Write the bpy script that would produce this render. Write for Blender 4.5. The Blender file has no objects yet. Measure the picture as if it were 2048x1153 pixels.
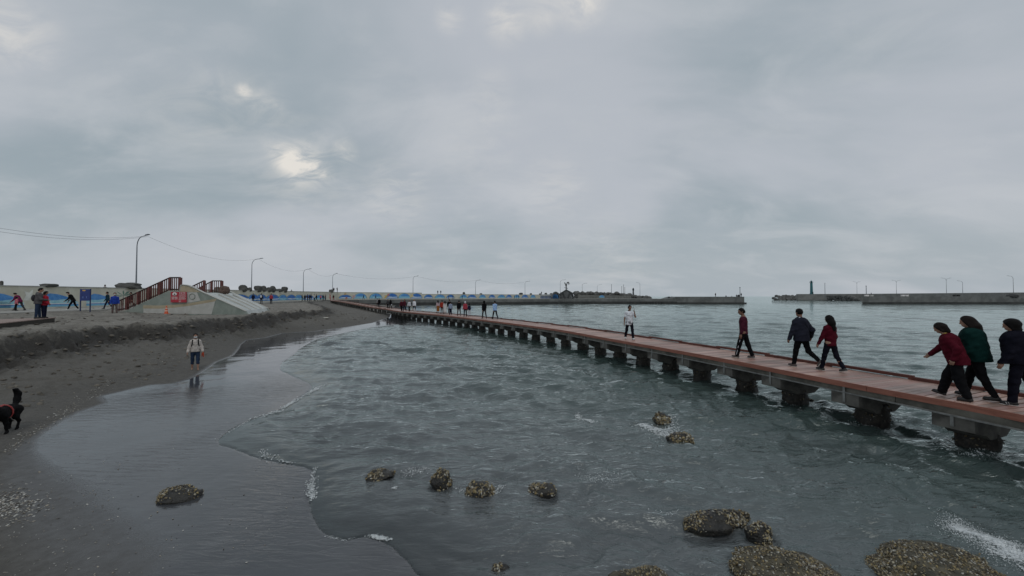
import bpy, bmesh, math, random
import numpy as np
from mathutils import Vector, Matrix

random.seed(7)
RNG = np.random.default_rng(11)
sc = bpy.context.scene
COL = sc.collection
R = math.radians

# ------------------------------------------------------------------ camera, sky, sun, exposure
CAM_H = 3.3
FPX = 751.0
PITCH = math.atan(16.5 / FPX)
cd = bpy.data.cameras.new('camera')
cam = bpy.data.objects.new('camera', cd)
COL.objects.link(cam)
cam.location = (0, 0, CAM_H)
cam.rotation_euler = (R(90) + PITCH, 0, 0)
cd.sensor_width = 36.0
cd.sensor_fit = 'HORIZONTAL'
cd.lens = FPX * 36.0 / 2048.0
cd.clip_start = 0.05
cd.clip_end = 20000.0
sc.camera = cam

SUN_EL, SUN_AZ = R(55), R(160)
world = bpy.data.worlds.new('World')
sc.world = world
world.use_nodes = True


class NT:
    """small helper round a node tree"""
    def __init__(self, tree):
        self.t = tree
        self.n = tree.nodes
        self.l = tree.links

    def add(self, typ, **kw):
        nd = self.n.new(typ)
        for k, v in kw.items():
            if k.startswith('i_'):
                nd.inputs[k[2:].replace('_', ' ')].default_value = v
            else:
                setattr(nd, k, v)
        return nd

    def link(self, a, b):
        self.l.new(a, b)

    def math(self, op, a, b=None, c=None, clamp=False):
        nd = self.n.new('ShaderNodeMath')
        nd.operation = op
        nd.use_clamp = clamp
        for i, v in enumerate((a, b, c)):
            if v is None:
                continue
            if isinstance(v, (int, float)):
                nd.inputs[i].default_value = v
            else:
                self.l.new(v, nd.inputs[i])
        return nd.outputs[0]

    def mix(self, fac, a, b, blend='MIX'):
        nd = self.n.new('ShaderNodeMix')
        nd.data_type = 'RGBA'
        nd.blend_type = blend
        nd.clamp_factor = True
        for sock, v in ((nd.inputs[0], fac), (nd.inputs[6], a), (nd.inputs[7], b)):
            if isinstance(v, (int, float)):
                sock.default_value = v
            elif isinstance(v, tuple):
                sock.default_value = (*v[:3], 1.0)
            else:
                self.l.new(v, sock)
        return nd.outputs[2]

    def ramp(self, fac, lo, hi):
        nd = self.n.new('ShaderNodeMapRange')
        nd.clamp = True
        nd.interpolation_type = 'SMOOTHSTEP'
        nd.inputs[1].default_value = lo
        nd.inputs[2].default_value = hi
        self.l.new(fac, nd.inputs[0])
        return nd.outputs[0]

    def noise(self, vec, scale, detail=4.0, rough=0.55, dist=0.0):
        nd = self.n.new('ShaderNodeTexNoise')
        nd.inputs['Scale'].default_value = scale
        nd.inputs['Detail'].default_value = detail
        nd.inputs['Roughness'].default_value = rough
        nd.inputs['Distortion'].default_value = dist
        if vec is not None:
            self.l.new(vec, nd.inputs['Vector'])
        return nd.outputs['Fac']


def pix_dir(px, py):
    u = (px - 1024) / FPX
    v = (576.5 - py) / FPX
    d = np.array([u, math.cos(PITCH) - v * math.sin(PITCH), math.sin(PITCH) + v * math.cos(PITCH)])
    return d


def P(px, py, z):
    """point of the plane at height z that the photograph shows at that pixel"""
    d = pix_dir(px, py)
    t = (z - CAM_H) / d[2]
    return np.array([d[0] * t, d[1] * t, z])


def build_world():
    w = NT(world.node_tree)
    for nd in list(w.n):
        w.n.remove(nd)
    out = w.add('ShaderNodeOutputWorld')
    bg = w.add('ShaderNodeBackground')
    bg.inputs['Strength'].default_value = 0.1
    w.link(bg.outputs[0], out.inputs[0])
    sky = w.add('ShaderNodeTexSky')
    sky.sky_type = 'NISHITA'
    sky.sun_disc = False
    sky.sun_elevation = SUN_EL
    sky.sun_rotation = -SUN_AZ
    sky.air_density = 1.5
    sky.dust_density = 3.0
    tc = w.add('ShaderNodeTexCoord')
    sep = w.add('ShaderNodeSeparateXYZ')
    w.link(tc.outputs['Generated'], sep.inputs[0])
    x, y, z = sep.outputs
    zc = w.math('MAXIMUM', z, 0.0)
    den = w.math('ADD', zc, 0.32)
    comb = w.add('ShaderNodeCombineXYZ')
    w.link(w.math('DIVIDE', x, den), comb.inputs[0])
    w.link(w.math('DIVIDE', y, den), comb.inputs[1])
    comb.inputs[2].default_value = 3.7
    v = comb.outputs[0]
    # drawn out a little along one wind direction
    mp = w.add('ShaderNodeMapping')
    mp.inputs['Rotation'].default_value = (0, 0, R(28))
    mp.inputs['Scale'].default_value = (0.62, 1.0, 1.0)
    w.link(v, mp.inputs[0])
    vs = mp.outputs[0]
    big = w.noise(vs, 1.15, 5.0, 0.5, 0.35)
    mid = w.noise(vs, 3.3, 6.0, 0.56, 0.5)
    fine = w.noise(vs, 8.5, 6.0, 0.6, 0.4)
    base = w.mix(w.ramp(big, 0.36, 0.66), (0.315, 0.375, 0.415), (0.470, 0.500, 0.545))
    base = w.mix(w.math('MULTIPLY', w.ramp(mid, 0.44, 0.74), 0.50), base, (0.560, 0.580, 0.608))
    base = w.mix(w.math('MULTIPLY', w.ramp(fine, 0.48, 0.76), 0.16), base, (0.56, 0.575, 0.59))
    # a paler, faintly violet band low over the sea
    low = w.ramp(z, 0.26, 0.0)
    base = w.mix(w.math('MULTIPLY', low, 0.42), base, (0.510, 0.545, 0.588))
    # thin spots where the cloud lets more light through
    nrm = w.add('ShaderNodeVectorMath', operation='NORMALIZE')
    w.link(tc.outputs['Generated'], nrm.inputs[0])
    tot = None
    gaps = [(605, 335, 0.12, 0.34), (490, 185, 0.05, 0.12), (602, 330, 0.050, 1.0), (640, 342, 0.030, 0.9), (565, 312, 0.035, 0.6), (690, 300, 0.03, 0.6), (487, 181, 0.015, 0.8),
            (530, 210, 0.05, 0.35), (10, 55, 0.062, 0.6), (1012, 38, 0.055, 0.6), (900, 38, 0.035, 0.5),
            (1165, -6, 0.06, 1.0), (1085, 25, 0.045, 0.45), (400, 215, 0.10, 0.22),
            (790, 385, 0.10, 0.35), (1110, 372, 0.10, 0.22), (1225, 505, 0.14, 0.16), (980, 190, 0.06, 0.25), (960, 290, 0.12, 0.15)]
    for px, py, rad, amp in gaps:
        d = Vector(pix_dir(px, py)).normalized()
        dv = w.add('ShaderNodeVectorMath', operation='DISTANCE')
        w.link(nrm.outputs[0], dv.inputs[0])
        dv.inputs[1].default_value = d
        f = w.math('MULTIPLY', w.ramp(dv.outputs['Value'], rad * 1.25, 0.0), amp)
        tot = f if tot is None else w.math('ADD', tot, f)
    rag = w.noise(vs, 12.0, 7.0, 0.62, 0.9)
    gap = w.math('MULTIPLY', tot, w.ramp(rag, 0.30, 0.74), clamp=True)
    base = w.mix(gap, base, (0.79, 0.755, 0.70))
    scale10 = w.add('ShaderNodeVectorMath', operation='SCALE')
    w.link(base, scale10.inputs[0])
    scale10.inputs['Scale'].default_value = 10.0
    col = w.mix(0.05, scale10.outputs[0], sky.outputs[0])
    w.link(col, bg.inputs['Color'])


build_world()

sl = bpy.data.lights.new('sun', 'SUN')
sl.energy = 0.5
sl.angle = R(25)
sl.color = (1.0, 0.97, 0.92)
sun = bpy.data.objects.new('sun', sl)
COL.objects.link(sun)
sun.rotation_euler = (R(90) - SUN_EL, 0, SUN_AZ + R(180) * 0)
sun.rotation_euler = Vector((-math.sin(SUN_AZ) * 0 + math.sin(SUN_AZ) * math.cos(SUN_EL), math.cos(SUN_AZ) * math.cos(SUN_EL), math.sin(SUN_EL))).to_track_quat('Z', 'Y').to_euler()

sc.view_settings.view_transform = 'Standard'
sc.view_settings.look = 'None'
sc.view_settings.exposure = 0.0
sc.view_settings.gamma = 1.0
sc.view_settings.use_curve_mapping = False
sc.cycles.use_denoising = True

# ------------------------------------------------------------------ materials
MATS = {}


def mat(name, c1, c2=None, scale=6.0, rough=0.85, bump=0.0, bscale=40.0, metal=0.0, spec=0.5, detail=5.0, coord='Object', stretch=None):
    if name in MATS:
        return MATS[name]
    m = bpy.data.materials.new(name)
    m.use_nodes = True
    w = NT(m.node_tree)
    b = w.n['Principled BSDF']
    tc = w.add('ShaderNodeTexCoord')
    vec = w.add('ShaderNodeNewGeometry').outputs['Position'] if coord == 'World' else tc.outputs[coord]
    if stretch:
        mp = w.add('ShaderNodeMapping')
        mp.inputs['Scale'].default_value = stretch
        w.link(vec, mp.inputs[0])
        vec = mp.outputs[0]
    if c2 is None:
        c2 = tuple(min(1, c * 1.35 + 0.004) for c in c1)
    f = w.ramp(w.noise(vec, scale, detail, 0.6, 0.3), 0.32, 0.68)
    w.link(w.mix(f, c1, c2), b.inputs['Base Color'])
    b.inputs['Roughness'].default_value = rough
    b.inputs['Metallic'].default_value = metal
    b.inputs['Specular IOR Level'].default_value = spec
    if bump > 0:
        bp = w.add('ShaderNodeBump')
        bp.inputs['Strength'].default_value = 1.0
        bp.inputs['Distance'].default_value = bump
        w.link(w.noise(vec, bscale, 4.0, 0.6), bp.inputs['Height'])
        w.link(bp.outputs[0], b.inputs['Normal'])
    MATS[name] = m
    return m


def cloth(name, c):
    c2 = tuple(min(1.0, x * 1.5 + 0.002) for x in c)
    return mat('cloth_' + name, c, c2, 9.0, 0.93, 0.006, 14.0, spec=0.08)


SKIN = mat('skin', (0.30, 0.165, 0.11), (0.36, 0.205, 0.145), 14, 0.6, 0.001, 60)
SKIN_DARK = mat('skin_tanned', (0.20, 0.10, 0.065), (0.25, 0.13, 0.085), 14, 0.6, 0.001, 60)
HAIR = mat('hair_black', (0.004, 0.0035, 0.0035), (0.008, 0.007, 0.007), 40, 0.6, 0.004, 60, spec=0.12, stretch=(4, 4, 0.7))
HAIR_BROWN = mat('hair_brown', (0.008, 0.0055, 0.005), (0.016, 0.011, 0.009), 40, 0.6, 0.004, 60, spec=0.12, stretch=(4, 4, 0.7))

# ------------------------------------------------------------------ object helpers


def mesh_from(name, verts, faces, smooth=False):
    me = bpy.data.meshes.new(name)
    verts = np.asarray(verts, dtype=np.float32).reshape(-1, 3)
    if isinstance(faces, np.ndarray) and faces.ndim == 2:
        n, k = faces.shape
        me.vertices.add(len(verts))
        me.vertices.foreach_set('co', verts.ravel())
        me.loops.add(n * k)
        me.loops.foreach_set('vertex_index', faces.astype(np.int32).ravel())
        me.polygons.add(n)
        me.polygons.foreach_set('loop_start', np.arange(0, n * k, k, dtype=np.int32))
        me.update(calc_edges=True)
        me.validate()
    else:
        me.from_pydata([tuple(map(float, v)) for v in verts], [], [tuple(map(int, f)) for f in faces])
        me.update()
    if smooth:
        me.polygons.foreach_set('use_smooth', np.ones(len(me.polygons), dtype=bool))
    return me


def link_mesh(name, me, m=None, parent=None, loc=None):
    o = bpy.data.objects.new(name, me)
    COL.objects.link(o)
    if m is not None:
        if len(me.materials) == 0:
            me.materials.append(m)
    if parent is not None:
        o.parent = parent
    if loc is not None:
        o.location = loc
    return o


def tag(o, label=None, cat=None, group=None, kind=None):
    if label:
        o['label'] = label
    if cat:
        o['category'] = cat
    if group:
        o['group'] = group
    if kind:
        o['kind'] = kind
    return o


def thing(name, label, cat, loc=(0, 0, 0), rz=0.0, group=None):
    o = bpy.data.objects.new(name, None)
    COL.objects.link(o)
    o.empty_display_size = 0.3
    o.location = loc
    o.rotation_euler = (0, 0, rz)
    return tag(o, label, cat, group)


class MB:
    """collects simple shapes into one mesh"""
    def __init__(self):
        self.v = []
        self.f = []

    def add(self, v, f):
        b = len(self.v)
        self.v.extend([tuple(map(float, q)) for q in v])
        self.f.extend([tuple(i + b for i in q) for q in f])

    def box(self, c, s, rz=0.0, rx=0.0, bevel=0.0):
        hx, hy, hz = s[0] / 2, s[1] / 2, s[2] / 2
        M = Matrix.Translation(c) @ Matrix.Rotation(rz, 4, 'Z') @ Matrix.Rotation(rx, 4, 'X')
        if bevel <= 0:
            vs = [(-hx, -hy, -hz), (hx, -hy, -hz), (hx, hy, -hz), (-hx, hy, -hz), (-hx, -hy, hz), (hx, -hy, hz), (hx, hy, hz), (-hx, hy, hz)]
            self.add([M @ Vector(v) for v in vs], [(0, 3, 2, 1), (4, 5, 6, 7), (0, 1, 5, 4), (1, 2, 6, 5), (2, 3, 7, 6), (3, 0, 4, 7)])
        else:
            bm = bmesh.new()
            bmesh.ops.create_cube(bm, size=1.0)
            bmesh.ops.scale(bm, vec=s, verts=bm.verts)
            bmesh.ops.bevel(bm, geom=bm.edges[:], offset=bevel, segments=1, affect='EDGES')
            bm.verts.index_update()
            self.add([M @ v.co for v in bm.verts], [tuple(v.index for v in f.verts) for f in bm.faces])
            bm.free()

    def prism(self, poly, z0, z1):
        """upright prism over a plan polygon (counter-clockwise)"""
        n = len(poly)
        a = sum(poly[i][0] * poly[(i + 1) % n][1] - poly[(i + 1) % n][0] * poly[i][1] for i in range(n))
        if a < 0:
            poly = poly[::-1]
        v = [(p[0], p[1], z0) for p in poly] + [(p[0], p[1], z1) for p in poly]
        f = [tuple(range(n - 1, -1, -1)), tuple(range(n, 2 * n))]
        f += [(i, (i + 1) % n, n + (i + 1) % n, n + i) for i in range(n)]
        self.add(v, f)

    def slab(self, prof, o, ax, up, nrm, d0, d1):
        """profile polygon (a,b) in the plane (ax, up) at o, thick from d0 to d1 along nrm"""
        o, ax, up, nrm = Vector(o), Vector(ax), Vector(up), Vector(nrm)
        n = len(prof)
        v = [o + ax * a + up * b + nrm * d0 for a, b in prof] + [o + ax * a + up * b + nrm * d1 for a, b in prof]
        f = [tuple(range(n)), tuple(range(2 * n - 1, n - 1, -1))]
        f += [((i + 1) % n, i, n + i, n + (i + 1) % n) for i in range(n)]
        self.add(v, f)

    def tube(self, pts, rad, n=8, cap=True):
        pts = [Vector(p) for p in pts]
        if isinstance(rad, (int, float)):
            rad = [rad] * len(pts)
        rings = []
        ref = None
        for i, p in enumerate(pts):
            a = pts[max(i - 1, 0)]
            b = pts[min(i + 1, len(pts) - 1)]
            t = (b - a).normalized()
            if ref is None:
                ref = Vector((0, 0, 1)) if abs(t.z) < 0.9 else Vector((1, 0, 0))
            u = (ref - t * ref.dot(t)).normalized()
            ref = u
            w = t.cross(u)
            rings.append([p + (u * math.cos(2 * math.pi * k / n) + w * math.sin(2 * math.pi * k / n)) * rad[i] for k in range(n)])
        v = [q for r in rings for q in r]
        f = []
        for i in range(len(pts) - 1):
            for k in range(n):
                f.append((i * n + k, i * n + (k + 1) % n, (i + 1) * n + (k + 1) % n, (i + 1) * n + k))
        if cap:
            f.append(tuple(range(n - 1, -1, -1)))
            f.append(tuple((len(pts) - 1) * n + k for k in range(n)))
        self.add(v, f)

    def lathe(self, prof, c=(0, 0, 0), n=14):
        v = []
        for r, z in prof:
            for k in range(n):
                a = 2 * math.pi * k / n
                v.append((c[0] + r * math.cos(a), c[1] + r * math.sin(a), c[2] + z))
        f = []
        for i in range(len(prof) - 1):
            for k in range(n):
                f.append((i * n + k, i * n + (k + 1) % n, (i + 1) * n + (k + 1) % n, (i + 1) * n + k))
        f.append(tuple(range(n - 1, -1, -1)))
        f.append(tuple((len(prof) - 1) * n + k for k in range(n)))
        self.add(v, f)

    def mesh(self, name, smooth=False):
        me = mesh_from(name, self.v, self.f, smooth)
        bm = bmesh.new()
        bm.from_mesh(me)
        bmesh.ops.recalc_face_normals(bm, faces=bm.faces)
        bm.to_mesh(me)
        bm.free()
        if smooth:
            me.polygons.foreach_set('use_smooth', np.ones(len(me.polygons), dtype=bool))
        return me

    def build(self, name, m, parent=None, loc=None, smooth=False):
        return link_mesh(name, self.mesh(name, smooth), m, parent, loc)


# value noise in numpy
_LAT = RNG.random((256, 256)).astype(np.float64)


def vnoise(x, y):
    xi = np.floor(x).astype(int)
    yi = np.floor(y).astype(int)
    fx = x - xi
    fy = y - yi
    fx = fx * fx * fx * (fx * (fx * 6 - 15) + 10)
    fy = fy * fy * fy * (fy * (fy * 6 - 15) + 10)
    a = _LAT[xi % 256, yi % 256]
    b = _LAT[(xi + 1) % 256, yi % 256]
    c = _LAT[xi % 256, (yi + 1) % 256]
    d = _LAT[(xi + 1) % 256, (yi + 1) % 256]
    return (a * (1 - fx) + b * fx) * (1 - fy) + (c * (1 - fx) + d * fx) * fy - 0.5


def fbm(x, y, oct=4, gain=0.5):
    s = 0
    a = 1.0
    for i in range(oct):
        s = s + a * vnoise(x + 17.3 * i, y - 9.1 * i)
        x = x * 2.03 + 0.31 * y
        y = y * 2.03 - 0.31 * x * 0.5
        a *= gain
    return s


def sstep(x):
    x = np.clip(x, 0, 1)
    return x * x * (3 - 2 * x)


# ------------------------------------------------------------------ terrain
def pline(lst, z):
    return np.array([P(a, b, z)[:2] for a, b in lst])


S_PX = [(850, 1160), (815, 1120), (780, 1088), (735, 1072), (690, 1080), (650, 1070), (628, 1045), (622, 1005), (622, 970), (630, 938), (575, 928),
        (520, 917), (470, 900), (425, 882), (500, 838), (555, 823), (600, 795), (632, 773), (585, 752), (556, 738), (566, 724), (592, 706), (610, 691), (632, 679), (680, 668), (740, 656), (800, 649)]
def smooth_line(pts, it=2):
    p = np.asarray(pts, float)
    for _ in range(it):
        q = [p[0]]
        for a, b in zip(p[:-1], p[1:]):
            q += [a * .75 + b * .25, a * .25 + b * .75]
        q.append(p[-1])
        p = np.array(q)
    return p


S = np.vstack([[(-1.2, -20)], [(-1.1, 2.0)], smooth_line(pline(S_PX, 0.0)), [(-17, 58), (-24, 82), (-30, 105), (-37, 128), (-40, 160)]])
F_PX = [(225, 1153), (172, 1090), (122, 1040), (92, 985), (52, 945), (40, 912), (62, 880), (92, 858), (126, 838), (160, 822), (207, 806), (197, 795), (205, 791),
        (250, 781), (300, 770), (345, 767), (376, 758), (402, 743), (430, 724), (462, 712), (474, 699), (480, 690), (492, 681), (530, 676), (565, 667), (620, 664), (690, 655), (745, 646)]
F = np.vstack([[(-5.2, -20)], [(-5.0, 2.5)], pline(F_PX, 0.07), [(-19, 58), (-26, 82), (-33, 105), (-40, 128), (-44, 160)]])
B_PX = [(0, 722, .95), (65, 709, .95), (118, 702, 1.0), (194, 684, 1.05), (258, 676, 1.05), (323, 671, 1.1), (376, 663, 1.15), (440, 651, 1.2),
        (486, 646, 1.25), (572, 634, 1.3), (656, 625, 1.38)]
_b3 = np.array([P(a, b, z) for a, b, z in B_PX])
B = np.vstack([[(-15.5, -20)], [(-17.5, 5)], _b3[:, :2], [(-30, 60), (-45, 84), (-56, 104), (-58, 128), (-62, 160)]])
BZ = np.concatenate([[.95, .95], _b3[:, 2], [1.5, 1.6, 1.85, 2.0, 2.05]])


def dist_poly(x, y, poly, vals=None):
    """distance to a polyline and the value interpolated at the closest point"""
    best = np.full(x.shape, 1e9)
    val = np.zeros(x.shape)
    for i in range(len(poly) - 1):
        a = poly[i]
        d = poly[i + 1] - a
        t = np.clip(((x - a[0]) * d[0] + (y - a[1]) * d[1]) / (d @ d), 0, 1)
        q = (x - a[0] - t * d[0]) ** 2 + (y - a[1] - t * d[1]) ** 2
        m = q < best
        best = np.where(m, q, best)
        if vals is not None:
            val = np.where(m, vals[i] * (1 - t) + vals[i + 1] * t, val)
    return np.sqrt(best), val


def inside(x, y, poly):
    """on the landward (west) side of a polyline"""
    pl = np.vstack([poly, [(-400, poly[-1][1]), (-400, poly[0][1])]])
    r = np.zeros(x.shape, bool)
    n = len(pl)
    for i in range(n):
        x0, y0 = pl[i]
        x1, y1 = pl[(i + 1) % n]
        if y0 == y1:
            continue
        c = ((y0 > y) != (y1 > y)) & (x < (x1 - x0) * (y - y0) / (y1 - y0) + x0)
        r ^= c
    return r


def terrain(x, y, detail=True, full=False):
    x = np.asarray(x, float)
    y = np.asarray(y, float)
    dS, _ = dist_poly(x, y, S)
    dF, _ = dist_poly(x, y, F)
    dB, zB = dist_poly(x, y, B, BZ)
    iS = inside(x, y, S)
    iF = inside(x, y, F) & iS
    iB = inside(x, y, B) & iF
    # the water's edge wanders a little
    sd = np.where(iS, dS, -dS) + np.clip(dS + .25, 0, 1) * (0.26 * fbm(x * 0.75, y * 0.75, 3) + 0.10 * fbm(x * 3.1, y * 3.1 + 8, 2))
    iS = sd > 0
    dS = np.abs(sd)
    iF = inside(x, y, F) & iS
    sea = -0.09 * dS * (1 - 0.35 * np.clip(dS / 30, 0, 1)) - 0.01
    sea = np.maximum(sea, -2.5)
    film = 0.07 * dS / (dS + dF + 1e-6)
    t = dF / (dF + dB + 1e-6)
    beach = 0.07 + (zB - 0.07) * (0.65 * t + 0.35 * t * t)
    up = zB + (np.maximum(1.72, zB + .05) - zB) * sstep(dB / 0.6) + (2.06 - np.maximum(1.72, zB + .05)) * sstep((dB - 4.0) / 12.0)
    h = np.where(iB, up, np.where(iF, beach, np.where(iS, film, sea)))
    if detail:
        n1 = fbm(x * 0.9, y * 0.9, 4)
        n2 = fbm(x * 3.3 + 7, y * 3.3, 3)
        dry = np.where(iF, sstep(np.clip((dF - 0.25) / 2.2, 0, 1)), 0)
        near_b = np.exp(-(dB / 0.9) ** 2) * np.where(iF, 1, 0)
        h = h + dry * (0.13 * n1 + 0.075 * n2 + 0.05 * np.maximum(fbm(x * 1.9, y * 1.9 + 40, 2), 0) - 0.24 * np.maximum(fbm(x * 2.6 + 11, y * 2.6 + 4, 2) - 0.10, 0))
        h = h + near_b * (0.36 * fbm(x * 1.1 + 31, y * 1.1, 3) + 0.34 * (0.35 - np.abs(n2) * 2.0) + 0.16 * fbm(x * 5.1, y * 5.1, 2))
        wetm = np.where(iS, 1, 0) * (1 - dry)
        h = h + wetm * 0.010 * n1 * np.clip(dS / 0.6, 0, 1) + wetm * 0.0022 * fbm(x * 6, y * 6, 2)
        h = h + np.where(iS, 0, 1) * 0.05 * n1 * np.clip(dS / 1.5, 0, 1)
    if full:
        return h, dS, dF, dB, iS, iF, iB
    return h


def ground_z(x, y):
    return float(terrain(np.array([x]), np.array([y]))[0])


def Pt(px, py):
    """first point of the sand that the photograph shows at that pixel"""
    d = pix_dir(px, py)
    t = np.exp(np.linspace(math.log(3.0), math.log(140.0), 1500))
    g = terrain(d[0] * t, d[1] * t)
    k = int(np.argmax(CAM_H + d[2] * t < g))
    return np.array([d[0] * t[k], d[1] * t[k], g[k]])


def polar_grid(r0, r1, nr, a0, a1, na):
    r = np.exp(np.linspace(math.log(r0), math.log(r1), nr))
    a = np.radians(np.linspace(a0, a1, na))
    rr, aa = np.meshgrid(r, a, indexing='ij')
    x = rr * np.sin(aa)
    y = rr * np.cos(aa)
    i = np.arange(nr * na).reshape(nr, na)
    q = np.stack([i[:-1, :-1], i[:-1, 1:], i[1:, 1:], i[1:, :-1]], -1).reshape(-1, 4)
    return x.ravel(), y.ravel(), rr.ravel(), q


def set_attr(me, name, arr):
    at = me.attributes.new(name, 'FLOAT', 'POINT')
    at.data.foreach_set('value', np.asarray(arr, dtype=np.float32))


def compact(verts, quads, *attrs):
    used = np.zeros(len(verts), bool)
    used[quads.ravel()] = True
    idx = np.cumsum(used) - 1
    return verts[used], idx[quads], [a[used] for a in attrs]


def sand_material():
    m = bpy.data.materials.new('grey_beach_sand')
    m.use_nodes = True
    w = NT(m.node_tree)
    b = w.n['Principled BSDF']
    tc = w.add('ShaderNodeTexCoord')
    ob = tc.outputs['Object']
    a_w = w.add('ShaderNodeAttribute', attribute_name='film')
    a_d = w.add('ShaderNodeAttribute', attribute_name='damp')
    film, damp = a_w.outputs['Fac'], a_d.outputs['Fac']
    n1 = w.noise(ob, 0.8, 6, 0.6, 0.4)
    n2 = w.noise(ob, 7.0, 6, 0.65)
    n3 = w.noise(ob, 90.0, 3, 0.7)
    dry = w.mix(w.ramp(n1, 0.35, 0.68), (0.165, 0.148, 0.124), (0.285, 0.262, 0.225))
    dry = w.mix(w.math('MULTIPLY', w.ramp(n2, 0.42, 0.72), 0.55), dry, (0.095, 0.084, 0.070))
    dry = w.mix(w.math('MULTIPLY', w.ramp(n3, 0.52, 0.75), 0.40), dry, (0.055, 0.052, 0.047))
    dmp = w.mix(w.ramp(n2, 0.35, 0.7), (0.078, 0.071, 0.061), (0.112, 0.103, 0.089))
    dmp = w.mix(w.math('MULTIPLY', w.ramp(n3, 0.55, 0.8), 0.3), dmp, (0.03, 0.03, 0.03))
    dn = w.math('ADD', damp, w.math('MULTIPLY', w.math('SUBTRACT', n1, 0.5), 0.55), clamp=True)
    col = w.mix(dn, dry, dmp)
    sca = w.add('ShaderNodeAttribute', attribute_name='scarp').outputs['Fac']
    n4 = w.noise(ob, 2.6, 6, 0.68, 0.6)
    col = w.mix(w.ramp(w.math('ADD', sca, w.math('MULTIPLY', w.math('SUBTRACT', n4, 0.5), 1.5)), 0.35, 0.95), col, (0.036, 0.031, 0.026))
    blot = w.math('MULTIPLY', w.ramp(n4, 0.54, 0.70), 0.55)
    col = w.mix(blot, col, (0.050, 0.044, 0.036))
    wetc = w.mix(w.ramp(n1, 0.3, 0.7), (0.047, 0.049, 0.054), (0.064, 0.066, 0.072))
    fl = w.ramp(w.math('ADD', film, w.math('MULTIPLY', w.math('SUBTRACT', n2, 0.5), 0.25)), 0.22, 0.78)
    col = w.mix(fl, col, wetc)
    w.link(col, b.inputs['Base Color'])
    rr = w.add('ShaderNodeMapRange')
    rr.inputs[3].default_value = 0.9
    rr.inputs[4].default_value = 0.085
    w.link(fl, rr.inputs[0])
    w.link(rr.outputs[0], b.inputs['Roughness'])
    b.inputs['IOR'].default_value = 1.68
    bp = w.add('ShaderNodeBump')
    bp.inputs['Strength'].default_value = 1.0
    hgt = w.math('ADD', w.math('MULTIPLY', n2, 0.085), w.math('MULTIPLY', n3, 0.014))
    dist = w.math('SUBTRACT', 1.0, w.math('MULTIPLY', fl, 0.997))
    mp = w.add('ShaderNodeMapping')
    mp.inputs['Scale'].default_value = (0.5, 2.2, 1.0)
    mp.inputs['Rotation'].default_value = (0, 0, R(12))
    w.link(ob, mp.inputs[0])
    rip = w.math('MULTIPLY', w.noise(mp.outputs[0], 4.2, 4, 0.6, 0.8), w.math('MULTIPLY', w.math('MULTIPLY', fl, 0.017), w.add('ShaderNodeAttribute', attribute_name='ripple').outputs['Fac']))
    w.link(w.math('ADD', w.math('MULTIPLY', hgt, dist), rip), bp.inputs['Height'])
    bp.inputs['Distance'].default_value = 1.0
    w.link(bp.outputs[0], b.inputs['Normal'])
    return m


def build_sand():
    x, y, r, q = polar_grid(1.2, 190.0, 820, -78, 70, 640)
    h, dS, dF, dB, iS, iF, iB = terrain(x, y, True, True)
    ew = 0.22 + 1.1 * sstep((9.0 - y) / 3.5) * sstep((x + 14) / 3.0)
    film = np.where(iF, 0.5 - 0.5 * sstep(dF / ew), np.where(iS, 0.5 + 0.5 * sstep(dF / ew), 1.0))
    damp = np.where(iF, np.exp(-(dF / 1.2) ** 2) + 0.75 * np.exp(-(dB / 0.8) ** 2) + 0.74 * (~iB), 1.0)
    damp = np.clip(np.maximum(damp, 0.92 * sstep((11.5 - r) / 4.0)), 0, 1)
    # keep land and shallow bed
    keepv = (iS | (dS < 22))
    keep = keepv[q].all(1)
    q = q[keep]
    v = np.stack([x, y, h], 1)
    scarp = np.where(iB, np.exp(-((dB - 0.15) / 0.55) ** 2), np.exp(-(dB / 0.8) ** 2)) * iF
    v, q, (film, damp, scarp) = compact(v, q, film, damp, scarp)
    me = mesh_from('beach_sand', v, q, True)
    set_attr(me, 'film', film)
    set_attr(me, 'damp', damp)
    set_attr(me, 'scarp', scarp)
    rv = np.hypot(v[:, 0], v[:, 1])
    set_attr(me, 'ripple', (1 - sstep((rv - 14) / 8)) * (0.25 + 1.1 * np.clip(fbm(v[:, 0] * .35, v[:, 1] * .35 + 3, 2) + .3, 0, 1)))
    o = link_mesh('beach_sand', me, sand_material())
    tag(o, 'dark grey volcanic sand beach with an eroded low bank', kind='structure')
    # what lies further out, under and beyond the detailed sheet
    mb = MB()
    mb.add([(-900, -300, -2.6), (900, -300, -2.6), (900, 1200, -2.6), (-900, 1200, -2.6)], [(0, 1, 2, 3)])
    o = mb.build('sea_bed', mat('sea_bed_sand', (0.05, 0.05, 0.045)))
    tag(o, 'grey sand bed lying under the sea', kind='structure')


# ------------------------------------------------------------------ water
ROCKS = []    # (x, y, radius) of rocks that break the surface


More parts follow.
